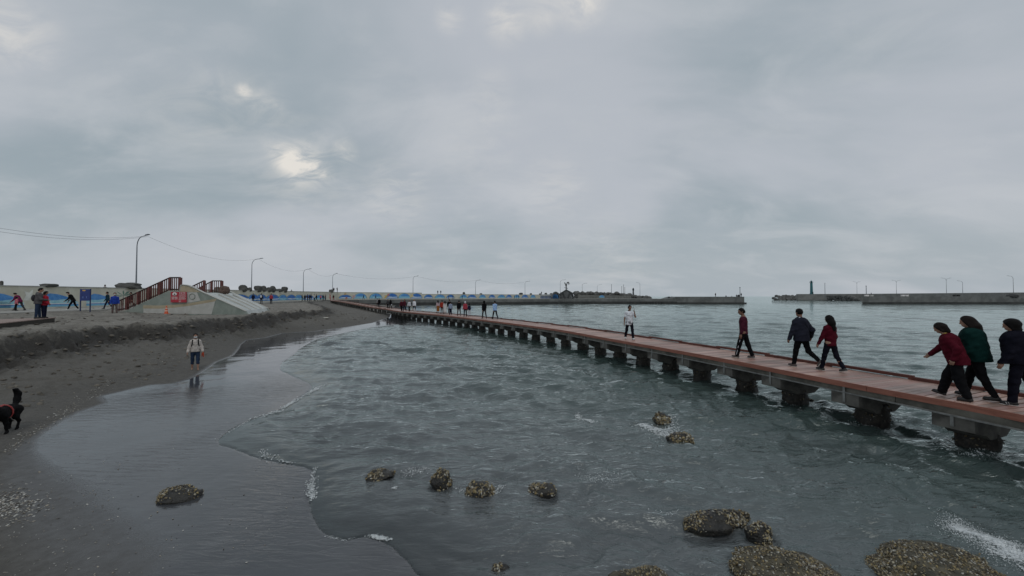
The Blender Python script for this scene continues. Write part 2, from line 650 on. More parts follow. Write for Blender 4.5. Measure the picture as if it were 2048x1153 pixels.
def water_material():
    m = bpy.data.materials.new('sea_water')
    m.use_nodes = True
    w = NT(m.node_tree)
    for nd in list(w.n):
        w.n.remove(nd)
    out = w.add('ShaderNodeOutputMaterial')
    tc = w.add('ShaderNodeTexCoord')
    ob = tc.outputs['Object']
    dep = w.add('ShaderNodeAttribute', attribute_name='depth').outputs['Fac']
    chop = w.add('ShaderNodeAttribute', attribute_name='chop').outputs['Fac']
    n1 = w.noise(ob, 0.35, 4, 0.55, 0.6)
    deepc = w.mix(w.ramp(n1, 0.35, 0.65), (0.042, 0.064, 0.060), (0.058, 0.082, 0.077))
    shal = (0.120, 0.126, 0.132)
    col = w.mix(w.ramp(dep, 0.10, 1.05), shal, deepc)
    diff = w.add('ShaderNodeBsdfDiffuse')
    w.link(col, diff.inputs[0])
    tr = w.add('ShaderNodeBsdfTransparent')
    tr.inputs[0].default_value = (0.97, 0.99, 1.0, 1)
    op = w.math('SUBTRACT', 1.0, w.math('POWER', 2.718, w.math('MULTIPLY', dep, -7.0)))
    body = w.add('ShaderNodeMixShader')
    w.link(op, body.inputs[0])
    w.link(tr.outputs[0], body.inputs[1])
    w.link(diff.outputs[0], body.inputs[2])
    gl = w.add('ShaderNodeBsdfGlossy')
    gl.inputs['Roughness'].default_value = 0.05
    gl.inputs[0].default_value = (0.93, 1.0, 0.985, 1)
    mp = w.add('ShaderNodeMapping')
    mp.inputs['Scale'].default_value = (0.5, 1.6, 1.0)
    mp.inputs['Rotation'].default_value = (0, 0, R(-8))
    w.link(ob, mp.inputs[0])
    f1 = w.noise(mp.outputs[0], 5.5, 4, 0.6, 0.5)
    f2 = w.noise(mp.outputs[0], 1.3, 4, 0.6, 0.6)
    f3 = w.noise(mp.outputs[0], 22.0, 3, 0.6)
    near = w.add('ShaderNodeAttribute', attribute_name='near').outputs['Fac']
    mid = w.add('ShaderNodeAttribute', attribute_name='mid').outputs['Fac']
    hh = w.math('ADD', w.math('MULTIPLY', w.math('MULTIPLY', f1, 0.058), near), w.math('MULTIPLY', w.math('MULTIPLY', f2, 0.12), mid))
    hh = w.math('ADD', hh, w.math('MULTIPLY', w.math('MULTIPLY', f3, 0.0035), near))
    bp = w.add('ShaderNodeBump')
    bp.inputs['Distance'].default_value = 1.0
    bp.inputs['Strength'].default_value = 1.0
    w.link(w.math('MULTIPLY', hh, chop), bp.inputs['Height'])
    w.link(bp.outputs[0], gl.inputs['Normal'])
    w.link(bp.outputs[0], diff.inputs['Normal'])
    fr = w.add('ShaderNodeFresnel')
    fr.inputs['IOR'].default_value = 1.58
    w.link(bp.outputs[0], fr.inputs['Normal'])
    mx = w.add('ShaderNodeMixShader')
    w.link(fr.outputs[0], mx.inputs[0])
    w.link(body.outputs[0], mx.inputs[1])
    w.link(gl.outputs[0], mx.inputs[2])
    w.link(mx.outputs[0], out.inputs[0])
    return m


def sea_surface(x, y):
    """height of the rippled water at points of the plan, with what its shading needs"""
    r = np.hypot(x, y)
    base, dS, dF, dB, iS, iF, iB = terrain(x, y, False, True)
    d = np.where(iS, 0.0, dS)
    sp = 0.0072 * r
    rng = np.random.default_rng(5)
    wx = x + 0.55 * fbm(x * 0.45, y * 0.45, 3) + 0.12 * fbm(x * 2.1 + 9, y * 2.1, 2)
    wy = y + 0.55 * fbm(x * 0.45 + 50, y * 0.45, 3) + 0.12 * fbm(x * 2.1, y * 2.1 + 5, 2)
    h = np.zeros_like(x)
    ncomp = 64
    for i in range(ncomp):
        lam = 0.22 * (5.2 / 0.22) ** ((i + rng.random()) / ncomp)
        th = rng.normal(R(-97), R(22)) if i % 5 else rng.uniform(0, 2 * math.pi)
        k = 2 * math.pi / lam
        amp = 0.0080 * lam ** 0.82
        if lam > 2.2:
            amp *= 0.45
        elif lam > 0.9:
            amp *= 0.86
        else:
            amp *= 1.2
        gate = sstep(lam / (2.2 * sp) - 1.0)
        ph = rng.uniform(0, 2 * math.pi)
        s = np.sin(k * (wx * math.cos(th) + wy * math.sin(th)) + ph)
        h += amp * gate * (s + 0.28 * s * s)
    gust = 0.75 + 0.9 * np.clip(fbm(x * 0.12 + 4, y * 0.12, 3) + 0.25, 0, 1)
    shal = np.clip(d / 1.5, 0.12, 1.0)
    calm = 0.9 + 0.1 * sstep((r - 5.0) / 9.0)
    h *= gust * shal * calm
    # the lip of the small waves running up the sand
    lip = 0.013 * np.exp(-((d - 0.45) / 0.40) ** 2) * np.clip(1.6 * fbm(x * 0.7, y * 0.7 + 3, 3) + 0.35, 0.05, 1)
    lip2 = 0.034 * np.clip(1.5 * fbm(x * 0.5 + 8, y * 0.5, 2) + .4, 0, 1) * np.exp(-((d - 1.5 - 0.7 * fbm(x * 0.5, y * 0.5, 2)) / 0.28) ** 2)
    z = h + (lip + lip2) * sstep(d / 0.5) + 0.002 * sstep(d / 0.10)
    return z, base, d, dS, iS, gust


def build_water():
    x, y, r, q = polar_grid(1.6, 320.0, 800, -62, 66, 600)
    z, base, d, dS, iS, gust = sea_surface(x, y)
    for rx, ry, rad in ROCKS:
        rr = np.hypot(x - rx, y - ry)
        z += 0.005 * np.exp(-((rr - rad * 1.35) / (rad * 0.5)) ** 2) * np.sin(9 * rr / max(rad, .3) + 2 * np.arctan2(y - ry, x - rx))
    z = np.where(iS, base - 0.02, z)
    depth = np.clip(z - base, 0, 4)
    depth = np.where(iS, 0, np.maximum(depth, 0.0))
    chop = np.clip(d / 1.3, 0.15, 1.0) * (0.9 + 0.1 * sstep((r - 5.5) / 8)) * (0.7 + 0.5 * (gust - 0.75))
    chop = chop * (1 + 0.2 * sstep((r - 40) / 120))
    keep = (~iS | (dS < 0.25))[q].any(1)
    q = q[keep]
    v = np.stack([x, y, z], 1)
    v, q, (depth, chop) = compact(v, q, depth, chop)
    # the open sea out to the horizon
    xo, yo, ro, qo = polar_grid(320.0, 9000.0, 40, -62, 66, 600)
    b = len(v)
    v = np.vstack([v, np.stack([xo, yo, np.zeros_like(xo)], 1)])
    q = np.vstack([q, qo + b])
    depth = np.concatenate([depth, np.full(len(xo), 4.0)])
    chop = np.concatenate([chop, np.full(len(xo), 1.15)])
    # and behind the camera
    bm_x, bm_y, _, bq = polar_grid(1.6, 9000.0, 40, 66, 180, 60)
    b = len(v)
    v = np.vstack([v, np.stack([bm_x, bm_y, np.zeros_like(bm_x)], 1)])
    q = np.vstack([q, bq + b])
    depth = np.concatenate([depth, np.full(len(bm_x), 2.0)])
    chop = np.concatenate([chop, np.full(len(bm_x), 1.0)])
    me = mesh_from('sea_water', v, q, True)
    set_attr(me, 'depth', depth)
    set_attr(me, 'chop', chop)
    rv = np.hypot(v[:, 0], v[:, 1])
    set_attr(me, 'near', 1 - 0.93 * sstep((rv - 6) / 18))
    set_attr(me, 'mid', 1 - 0.55 * sstep((rv - 25) / 60))
    o = link_mesh('sea_water', me, water_material())
    tag(o, 'grey green rippled sea water of the harbour', kind='structure')


# ------------------------------------------------------------------ small lumps: foam, shells, stones
def ico(sub):
    bm = bmesh.new()
    bmesh.ops.create_icosphere(bm, subdivisions=sub, radius=1.0)
    v = np.array([p.co[:] for p in bm.verts])
    f = np.array([[p.index for p in t.verts] for t in bm.faces])
    bm.free()
    return v, f


ICO1 = ico(1)
ICO2 = ico(2)
ICO4 = ico(4)
ICO5 = ico(5)


def n3(p, fr, seed):
    """cheap 3-D noise from three planes"""
    return (vnoise(p[:, 0] * fr + seed, p[:, 1] * fr + seed * 0.7) + vnoise(p[:, 1] * fr - seed, p[:, 2] * fr + 3.1 * seed) + vnoise(p[:, 2] * fr + 1.7 * seed, p[:, 0] * fr - 2 * seed))


def boulder_mesh(name, seed, size, rough=0.35, base=ICO4, blocky=0.0):
    v, f = base
    p = v.copy()
    if blocky:
        p = np.sign(p) * np.abs(p) ** (1 - blocky)
    d = 1 + rough * n3(v, 1.1, seed) + rough * 0.5 * n3(v, 2.6, seed + 5) + rough * 0.22 * n3(v, 6.5, seed + 9)
    p = p * d[:, None]
    p = p / np.abs(p).max(0) * (np.array(size) / 2)
    return mesh_from(name, p, f, True), p


def attr_color_material(name, rough, bump):
    if name in MATS:
        return MATS[name]
    m = bpy.data.materials.new(name)
    m.use_nodes = True
    w = NT(m.node_tree)
    b = w.n['Principled BSDF']
    at = w.add('ShaderNodeAttribute', attribute_name='tint')
    tc = w.add('ShaderNodeTexCoord')
    n = w.noise(tc.outputs['Object'], 60, 4, 0.6)
    w.link(w.mix(w.math('MULTIPLY', w.ramp(n, 0.4, 0.7), 0.45), at.outputs['Color'], (0.05, 0.045, 0.035)), b.inputs['Base Color'])
    b.inputs['Roughness'].default_value = rough
    MATS[name] = m
    return m


SHELL_V = np.array([(0, -1, 0.05), (0.75, -0.35, 0.0), (0.62, 0.6, 0.05), (0, 1, 0.0), (-0.62, 0.6, 0.05), (-0.75, -0.35, 0.0), (0, 0.05, 0.38), (0, 0.1, -0.15)])
SHELL_F = np.array([(0, 1, 6), (1, 2, 6), (2, 3, 6), (3, 4, 6), (4, 5, 6), (5, 0, 6), (1, 0, 7), (2, 1, 7), (3, 2, 7), (4, 3, 7), (5, 4, 7), (0, 5, 7)])


def shells_mesh(name, pts, nrms, sizes, tints, rng, tilt=0.5):
    vs, fs, cs = [], [], []
    b = 0
    for p, n, s, c in zip(pts, nrms, sizes, tints):
        n = Vector(n) + Vector((rng.normal(0, tilt), rng.normal(0, tilt), rng.normal(0, tilt)))
        qm = np.array(n.to_track_quat('Z', 'Y').to_matrix() @ Matrix.Rotation(rng.uniform(0, 6.28), 3, 'Z'))
        vv = SHELL_V * np.array([s * rng.uniform(.55, .9), s, s * rng.uniform(.25, .7)])
        vs.append(vv @ qm.T + np.array(p))
        fs.append(SHELL_F + b)
        cs.append(np.tile(np.array([*c, 1.0]), (len(SHELL_V), 1)))
        b += len(SHELL_V)
    me = mesh_from(name, np.vstack(vs), np.vstack(fs))
    at = me.color_attributes.new('tint', 'FLOAT_COLOR', 'POINT')
    at.data.foreach_set('color', np.vstack(cs).astype(np.float32).ravel())
    return me


OYSTER_TINTS = [(0.40, 0.31, 0.15), (0.30, 0.22, 0.10), (0.46, 0.41, 0.30), (0.34, 0.28, 0.17), (0.22, 0.17, 0.10), (0.52, 0.50, 0.44), (0.12, 0.10, 0.07), (0.28, 0.25, 0.19), (0.07, 0.06, 0.05)]


def build_rock(px, ytop, ybase, pxw, label, seed, zbase=0.0, n_sh=160, shell=0.034, hscale=1.0, depth_f=0.8, moss=False):
    c = P(px, ybase, zbase)
    w = pxw * c[1] / FPX
    back = w * depth_f / 2
    c = np.array([c[0], c[1] + back * 0.75, zbase])
    c[0] *= (c[1]) / (c[1] - back * 0.75)
    zz, bb = sea_surface(np.array([c[0], c[0] - w * .3, c[0] + w * .3, c[0]]), np.array([c[1], c[1], c[1], c[1] - w * .35]))[:2]
    c[2] = float(max(zz.mean(), bb[0])) + zbase + 0.035
    top = P(px, ytop, 0)
    dist_ = math.hypot(c[0], c[1])
    el_ = math.atan2(CAM_H, dist_)
    hgt = max(0.16 * w, ((ybase - ytop) * c[1] / FPX - 0.8 * w * depth_f * math.sin(el_)) / math.cos(el_)) * hscale
    me, p = boulder_mesh('rock', seed, (w * 1.06, w * depth_f, hgt * 2.1), 0.33, ICO5 if moss else ICO4, 0.12)
    rm = mat('wet_dark_rock', (0.012, 0.011, 0.010), (0.035, 0.031, 0.025), 9, 0.42, 0.03, 26) if not moss else \
        mat('weedy_rock', (0.034, 0.030, 0.018), (0.115, 0.098, 0.060), 7, 0.6, 0.035, 24)
    o = link_mesh('oyster_rock', me, rm, loc=tuple(c))
    tag(o, label, 'rock', 'oyster covered rocks in the shallows')
    o.rotation_euler = (0, 0, RNG.uniform(0, 0.3))
    rng = np.random.default_rng(seed)
    nr = np.zeros((len(p), 3))
    me.vertices.foreach_get('normal', nr.ravel())
    nr = np.array([v.normal[:] for v in me.vertices])
    cand = np.where((p[:, 2] > -0.02) & (nr[:, 2] > -0.35))[0]
    dens = np.clip((0.12 if moss else 0.42) + (2.6 if moss else 1.7) * n3(p[cand], 3.2 / max(w, .3), seed + 3), 0.015, 1.6)
    n_sh = int(n_sh * (2.6 if moss else 1.8))
    pick = rng.choice(cand, n_sh, p=dens / dens.sum())
    tints = [OYSTER_TINTS[rng.integers(len(OYSTER_TINTS))] for _ in pick]
    jit = rng.normal(0, 0.022 if moss else 0.016, (n_sh, 3)) * w
    jit -= nr[pick] * (jit * nr[pick]).sum(1, keepdims=True)
    sm = shells_mesh('oyster_shells', p[pick] + nr[pick] * 0.003 + jit * .6, nr[pick], (rng.uniform(.45, 1.1, n_sh) ** 1.6) * 1.25 * shell, tints, rng, 0.55)
    k = link_mesh('oyster_shells', sm, attr_color_material('oyster_shell', 0.55, 0), o)
    tag(k, kind='stuff')
    ROCKS.append((c[0], c[1], w / 2))
    return o


def build_rocks():
    build_rock(355, 975, 1016, 82, 'low mossy rock alone on the wet sand film', 3, -0.03, 260, 0.020, 0.62, 0.75)
    build_rock(757, 943, 971, 60, 'flat rock tilted in the water closest to the foam line', 5, -0.02, 190, 0.026, 0.8)
    build_rock(885, 940, 986, 46, 'tall upright oyster rock beside the flat tilted one', 8, -0.03, 220, 0.028, 0.85)
    build_rock(958, 974, 1009, 60, 'chunky oyster rock between the upright one and the small round one', 12, -0.03, 240, 0.027, 0.9)
    build_rock(1085, 976, 1002, 54, 'small round black rock with pale oysters, alone in open water', 17, -0.03, 190, 0.026, 1.0)
    build_rock(1325, 832, 851, 36, 'small rock in white splash, further out towards the boardwalk', 21, -0.04, 170, 0.038, 1.2)
    build_rock(1365, 873, 897, 50, 'round oyster rock just below the white splash', 26, -0.04, 240, 0.038, 1.2)
    build_rock(1428, 1024, 1070, 150, 'long dark rock dotted with pale oysters', 31, -0.03, 620, 0.020, 0.85, 0.44)
    build_rock(1515, 1047, 1092, 56, 'dark lump of rock touching the end of the long dotted rock', 35, -0.03, 200, 0.022, 0.9)
    build_rock(1570, 1092, 1215, 215, 'broad weedy brown rock at the frame bottom beneath the dotted rock', 40, -0.05, 950, 0.016, 0.42, 0.66, True)
    build_rock(1275, 1128, 1235, 150, 'weedy rock peeking in at the frame bottom, smallest of the brown ones', 45, -0.05, 420, 0.014, 0.38, 0.62, True)
    build_rock(1870, 1066, 1200, 260, 'largest weedy brown rock with surf washing past it', 52, -0.05, 1200, 0.017, 0.38, 0.66, True)
    build_rock(1622, 803, 812, 14, 'tiny dark rock tip beside a boardwalk pier', 57, -0.03, 24, 0.03, 1.0)
    build_rock(1000, 1128, 1160, 42, 'half drowned little rock awash at the frame bottom', 61, -0.06, 60, 0.022, 0.4)


def sea_height_foam(px, py):
    return P(px, py, 0.02)


def build_foam():
    rng = np.random.default_rng(23)
    vs, fs, ctr = [], [], []
    b = 0
    iv, if_ = ICO1

    def blob(x, y, z, s):
        nonlocal b
        sc3 = np.array([s * rng.uniform(.6, 1.6), s * rng.uniform(.5, 1.2), s * rng.uniform(.3, .75)])
        a = rng.uniform(0, 6.28)
        v = iv * (1 + rng.normal(0, .22, (len(iv), 1))) * sc3
        c, s_ = math.cos(a), math.sin(a)
        v = np.stack([v[:, 0] * c - v[:, 1] * s_, v[:, 0] * s_ + v[:, 1] * c, v[:, 2]], 1)
        vs.append(v)
        ctr.append((x, y, z - 0.012))
        fs.append(if_ + b)
        b += len(iv)

    def strip(pts, n, width, size, zup=0.03, taper=True):
        pl = np.array([P(a, c, 0.0)[:2] for a, c in pts])
        seg = np.hypot(*np.diff(pl, axis=0).T)
        cum = np.concatenate([[0], np.cumsum(seg)])
        ph_ = rng.uniform(0, 90)
        gap_f = lambda q_: float(np.clip(0.5 + 2.2 * fbm(np.array([q_ * 2.6 + ph_]), np.array([ph_]), 3)[0], 0.16, 1)) if taper else 0.8
        for _ in range(int(n * 1.7)):
            t = rng.beta(1.4, 1.4) if taper else rng.random()
            s = t * cum[-1]
            i = min(np.searchsorted(cum, s, 'right') - 1, len(seg) - 1)
            p = pl[i] + (pl[i + 1] - pl[i]) * ((s - cum[i]) / seg[i])
            clump = 0.35 + 0.65 * (vnoise(np.array([s * 3.1]), np.array([7.0]))[0] + 0.5)
            off = rng.normal(0, width * 1.5 * clump, 2)
            if rng.random() > gap_f(s):
                continue
            blob(p[0] + off[0], p[1] + off[1], zup * rng.uniform(0.1, .8) + 0.012, size * .74 * rng.uniform(.3, 1.1) ** 1.4)

    strip([(655, 768), (600, 797), (555, 825), (500, 840)], 900, 0.055, 0.026, 0.05)
    strip([(500, 840), (470, 858), (428, 882)], 130, 0.03, 0.016, 0.03)
    strip([(523, 900), (533, 917), (555, 921)], 330, 0.05, 0.020, 0.04)
    strip([(555, 921), (585, 928)], 60, 0.03, 0.014, 0.03)
    strip([(630, 937), (622, 970), (623, 1003)], 520, 0.032, 0.016, 0.04)
    strip([(733, 1072), (755, 1076), (782, 1082)], 330, 0.03, 0.013, 0.03)
    strip([(650, 1072), (690, 1082), (728, 1074)], 70, 0.02, 0.008, 0.02)
    strip([(1155, 825), (1160, 838), (1185, 850)], 650, 0.06, 0.020, 0.04)
    strip([(1275, 850), (1310, 862), (1345, 873)], 1900, 0.12, 0.020, 0.03)
    strip([(1340, 838), (1350, 862)], 600, 0.08, 0.022, 0.06)
    strip([(800, 955), (830, 948), (862, 952)], 150, 0.07, 0.014, 0.02)
    strip([(895, 985), (920, 980), (930, 992)], 100, 0.05, 0.012, 0.02)
    strip([(985, 1000), (1005, 985)], 80, 0.05, 0.012, 0.02)
    strip([(1155, 940), (1160, 965), (1200, 975), (1240, 965)], 260, 0.06, 0.011, 0.02)
    strip([(1300, 1035), (1340, 1045), (1370, 1042)], 170, 0.05, 0.010, 0.02)
    strip([(1905, 1058), (1955, 1076), (2005, 1102), (2050, 1138)], 6500, 0.15, 0.0085, 0.03, False)
    strip([(1915, 1066), (1960, 1082), (2008, 1108), (2050, 1142)], 800, 0.07, 0.022, 0.02, False)
    strip([(785, 985), (792, 984)], 50, 0.03, 0.014, 0.03)
    strip([(605, 690), (615, 684), (680, 669)], 220, 0.12, 0.03, 0.03)
    strip([(740, 656), (790, 650)], 120, 0.2, 0.04, 0.03)
    for c in [(1957, 925), (1745, 857), (1588, 810)]:
        strip([(c[0] - 45, c[1] - 8), (c[0], c[1] + 3), (c[0] + 45, c[1] - 8)], 160, 0.09, 0.016, 0.02)
    ctr = np.array(ctr)
    zs, bs = sea_surface(ctr[:, 0], ctr[:, 1])[:2]
    ctr[:, 2] = ctr[:, 2] * 0.5 + np.maximum(zs, bs)
    me = mesh_from('sea_foam', np.vstack([v + c for v, c in zip(vs, ctr)]), np.vstack(fs), True)
    m = mat('white_foam', (0.55, 0.58, 0.59), (0.74, 0.76, 0.76), 30, 0.7, 0, spec=0.3)
    o = link_mesh('sea_foam', me, m)
    tag(o, 'white foam and splash along the wave fronts', kind='stuff')


def build_seashells():
    rng = np.random.default_rng(31)
    pts, sizes, tints = [], [], []

    def put(px, py, s):
        p = P(px, py, 0.2)
        for _ in range(4):
            p = P(px, py, ground_z(p[0], p[1]))
        pts.append(p)
        sizes.append(s)
        t = rng.random()
        tints.append((0.62, 0.60, 0.55) if t < .45 else (0.42, 0.37, 0.30) if t < .75 else (0.24, 0.21, 0.18))

    line = [(10, 905), (70, 862), (130, 826), (180, 790), (225, 762), (300, 733), (365, 712), (430, 690)]
    for _ in range(620):
        i = rng.integers(len(line) - 1)
        t = rng.random()
        x = line[i][0] * (1 - t) + line[i + 1][0] * t
        y = line[i][1] * (1 - t) + line[i + 1][1] * t
        put(x + rng.normal(0, 9), y + rng.normal(0, 5), rng.uniform(.010, .030))
    for _ in range(420):
        put(abs(rng.normal(0, 48)) - 10, 1010 + rng.normal(0, 17), rng.uniform(.010, .028))
    for _ in range(210):
        put(rng.uniform(-20, 230), rng.uniform(940, 1153), rng.uniform(.006, .015))
    for _ in range(90):
        put(rng.uniform(150, 600), rng.uniform(870, 1150), rng.uniform(.006, .018))
    for _ in range(70):
        put(rng.uniform(150, 640), rng.uniform(640, 720), rng.uniform(.02, .05))
    me = shells_mesh('seashells', np.array(pts) + np.array([0, 0, .004]), np.tile([0, 0, 1.0], (len(pts), 1)), sizes, tints, rng, 0.35)
    o = link_mesh('seashells', me, attr_color_material('seashell', 0.5, 0))
    tag(o, 'pale broken shells strewn along the tide line', kind='stuff')
    # clods and trampled lumps on the dry sand and along the bank
    vs, fs = [], []
    b = 0
    iv, if_ = ICO1
    n_try = 12000
    r_ = np.exp(rng.uniform(math.log(8.5), math.log(62), n_try))
    a_ = np.radians(rng.uniform(-58, -20, n_try))
    X_, Y_ = r_ * np.sin(a_), r_ * np.cos(a_)
    h_, dS_, dF_, dB_, iS_, iF_, iB_ = terrain(X_, Y_, True, True)
    bank = np.exp(-(dB_ / 0.8) ** 2)
    ok_ = iF_ & (dF_ > 0.8) & (rng.random(n_try) < np.clip(0.26 + .22 * bank, 0, 1) * np.where(iB_ & (dB_ > 1.0), .4, 1))
    for i in np.where(ok_)[0]:
        s_ = rng.uniform(.02, .075) * (1 + 0.35 * bank[i]) * (0.8 + r_[i] / 60)
        v = iv * (1 + rng.normal(0, .2, (len(iv), 1))) * np.array([s_ * rng.uniform(.8, 1.4), s_, s_ * rng.uniform(.4, .8)])
        vs.append(v + np.array([X_[i], Y_[i], h_[i]]))
        fs.append(if_ + b)
        b += len(iv)
    me = mesh_from('sand_clods', np.vstack(vs), np.vstack(fs), True)
    o = link_mesh('sand_clods', me, mat('clod_sand', (0.055, 0.047, 0.038), (0.19, 0.168, 0.138), 2.3, 0.95, 0.01, 40))
    tag(o, 'clods and trampled lumps of dark sand on the beach and its bank', kind='stuff')
    p = Pt(652, 639)
    me, _ = boulder_mesh('litter', 77, (0.75, 0.3, 0.2), 0.25, ICO2)
    o = link_mesh('driftwood', me, mat('bleached_wood', (0.42, 0.40, 0.36)), loc=(p[0], p[1], p[2] + .04))
    tag(o, 'pale piece of driftwood lying alone on the far sand slope', 'driftwood')


# ------------------------------------------------------------------ boardwalk
DECK_Z = 1.18
DECK_W = 1.95
_e = [(9.75, 3.0), (9.38, 5.2), (9.17, 6.6), (8.97, 7.45), (8.42, 8.85), (7.80, 10.9), (7.03, 13.38), (4.95, 18.8), (2.52, 24.94), (-2.6, 33.9), (-8.25, 43.1), (-15.8, 53.1), (-21.6, 63.9)]
_ez = [DECK_Z] * len(_e)
_r = [(-21.6, 63.9, DECK_Z), (-27.2, 71.5, 1.32), (-34.5, 82, 1.62), (-44, 96, 1.95), (-52, 108, 2.12), (-56, 116, 2.14)]


def spline(pts, step=0.05):
    pts = np.array(pts, float)
    ext = np.vstack([2 * pts[0] - pts[1], pts, 2 * pts[-1] - pts[-2]])
    out = []
    for i in range(1, len(ext) - 2):
        p0, p1, p2, p3 = ext[i - 1:i + 3]
        n = max(4, int(np.linalg.norm(p2 - p1) / step))
        t = np.linspace(0, 1, n, endpoint=False)[:, None]
        out.append(0.5 * ((2 * p1) + (-p0 + p2) * t + (2 * p0 - 5 * p1 + 4 * p2 - p3) * t ** 2 + (-p0 + 3 * p1 - 3 * p2 + p3) * t ** 3))
    out.append(pts[-1:])
    return np.vstack(out)


class Path:
    def __init__(self, pts):
        self.p = spline(pts)
        self.s = np.concatenate([[0], np.cumsum(np.linalg.norm(np.diff(self.p, axis=0), axis=1))])
        self.L = self.s[-1]

    def at(self, s):
        return np.array([np.interp(s, self.s, self.p[:, k]) for k in range(3)])

    def frame(self, s):
        a, b = self.at(max(0, s - 0.25)), self.at(min(self.L, s + 0.25))
        t = (b - a) / np.linalg.norm(b - a)
        return self.at(s), t, np.array([t[1], -t[0], 0.0]) / np.hypot(t[0], t[1])


EDGE = Path([(a, b, z) for (a, b), z in zip(_e, _ez)])
RAMP = Path(_r)


def build_boardwalk():
    red1 = mat('deck_plank_wood', (0.295, 0.178, 0.142), (0.42, 0.275, 0.228), 1.1, 0.46, 0.002, 30, spec=0.5, detail=9.0, coord='World')
    red2 = mat('red_fascia_wood', (0.23, 0.080, 0.052), (0.33, 0.128, 0.085), 2.0, 0.6, 0.002, 30, stretch=(1, 1, 8))
    kerbm = mat('red_kerb_wood', (0.085, 0.024, 0.016), (0.135, 0.040, 0.026), 3.0, 0.6, 0.002, 30)
    beamm = mat('weathered_beam', (0.060, 0.056, 0.046), (0.150, 0.140, 0.116), 2.2, 0.8, 0.003, 25)
    conc = mat('pier_concrete', (0.060, 0.056, 0.050), (0.150, 0.142, 0.126), 2.5, 0.85, 0.004, 20)
    steel = mat('galvanised_steel', (0.16, 0.16, 0.155), (0.27, 0.27, 0.26), 8, 0.5, 0, metal=0.3)
    crust = mat('dark_pier_crust', (0.010, 0.009, 0.008), (0.040, 0.034, 0.026), 9, 0.6, 0.03, 22)
    bw = thing('boardwalk', 'long red wooden boardwalk on concrete piers curving out over the water', 'boardwalk', (9.4, 5.2, 0))
    inv = Vector((-9.4, -5.2, 0))

    def part(mb, name, m, smooth=False, kind=None, parent=None):
        o = mb.build(name, m, parent or bw, loc=inv, smooth=smooth)
        if kind:
            o['kind'] = kind
        return o

    # planks
    pm = MB()
    pm.box((0, 0, -0.02), (DECK_W, 0.131, 0.04), bevel=0.006)
    pme = pm.mesh('plank')
    pme.materials.append(red1)
    variants = [red1]
    for i, (ka, kb) in enumerate(((0.78, 0.82), (1.16, 1.12), (0.93, 0.82), (1.32, 1.36))):
        variants.append(mat('deck_plank_wood_%s' % 'abcd'[i], (0.295 * ka, 0.178 * kb, 0.142 * kb), (0.42 * ka, 0.275 * kb, 0.228 * kb), 1.1, 0.46, 0.002, 30, spec=0.5, detail=9.0, coord='World'))
    rest = MB()
    n = 0
    s = 0.1
    while s < EDGE.L:
        c, t, r = EDGE.frame(s)
        c = c + r * (DECK_W / 2 + 0.0)
        ang = math.atan2(t[1], t[0]) - math.pi / 2
        jit = RNG.normal(0, 0.0018)
        if n < 300:
            o = bpy.data.objects.new('plank', pme)
            COL.objects.link(o)
            o.parent = bw
            o.location = (c[0] - 9.4, c[1] - 5.2, DECK_Z + jit)
            o.rotation_euler = (0, 0, ang)
            o.material_slots[0].link = 'OBJECT'
            o.material_slots[0].material = variants[RNG.integers(len(variants))]
        else:
            rest.box((c[0], c[1], c[2] - 0.02 + jit), (DECK_W, 0.138, 0.04), ang)
        n += 1
        s += 0.146
    s = 0.0
    while s < RAMP.L:
        c, t, r = RAMP.frame(s)
        c = c + r * DECK_W / 2
        rest.box((c[0], c[1], c[2] - 0.02), (DECK_W, 0.138, 0.04), math.atan2(t[1], t[0]) - math.pi / 2)
        s += 0.146
    part(rest, 'planks_beyond', red1, kind='stuff')

    def run(path, off, zc, w, h, length, gap, name, m, s0=0.0, s1=None, alt=0.0, first=None):
        """boards laid end to end along the deck"""
        s1 = s1 or path.L
        s_ = s0
        k = 0
        while s_ < s1 - 0.3:
            e = min(s_ + length, s1)
            mb = MB()
            sub = 3
            ring = []
            for q in range(sub + 1):
                c, t, r = path.frame(s_ + (e - gap - s_) * q / sub)
                dz = alt if k % 2 else 0.0
                base = c + r * off + np.array([0, 0, zc + dz])
                ring.append([base + r * a + np.array([0, 0, b]) for a, b in ((-w / 2, -h / 2), (w / 2, -h / 2), (w / 2, h / 2), (-w / 2, h / 2))])
            v = [p for rg in ring for p in rg]
            f = [(0, 1, 2, 3), tuple(4 * sub + i for i in (3, 2, 1, 0))]
            for q in range(sub):
                for i in range(4):
                    f.append((4 * q + i, 4 * q + 4 + i, 4 * q + 4 + (i + 1) % 4, 4 * q + (i + 1) % 4))
            mb.add(v, f)
            part(mb, name, m)
            s_ = e
            k += 1

    run(EDGE, -0.022, -0.062, 0.04, 0.125, 2.9, 0.008, 'fascia_board', red2, 0.3)
    run(RAMP, -0.022, -0.062, 0.04, 0.125, 6.0, 0.008, 'fascia_board', red2)
    run(EDGE, DECK_W - 0.06, 0.040, 0.11, 0.075, 1.95, -0.10, 'kerb_board', kerbm, 0.3, None, 0.032)
    run(RAMP, DECK_W - 0.06, 0.05, 0.11, 0.1, 5.0, 0.0, 'kerb_board', kerbm)
    run(EDGE, 0.06, -0.195, 0.12, 0.14, 5.4, 0.012, 'edge_beam', beamm, 0.2)
    run(EDGE, DECK_W - 0.10, -0.195, 0.12, 0.14, 5.4, 0.012, 'edge_beam', beamm, 0.2)
    run(RAMP, 0.08, -0.21, 0.12, 0.17, 8.0, 0.012, 'edge_beam', beamm)
    run(EDGE, -0.018, -0.262, 0.035, 0.03, 9.0, 0.0, 'conduit_pipe', steel, 0.2)
    # piers: a hammerhead cap on a round column crusted with oysters
    s_list = []
    s = 1.15
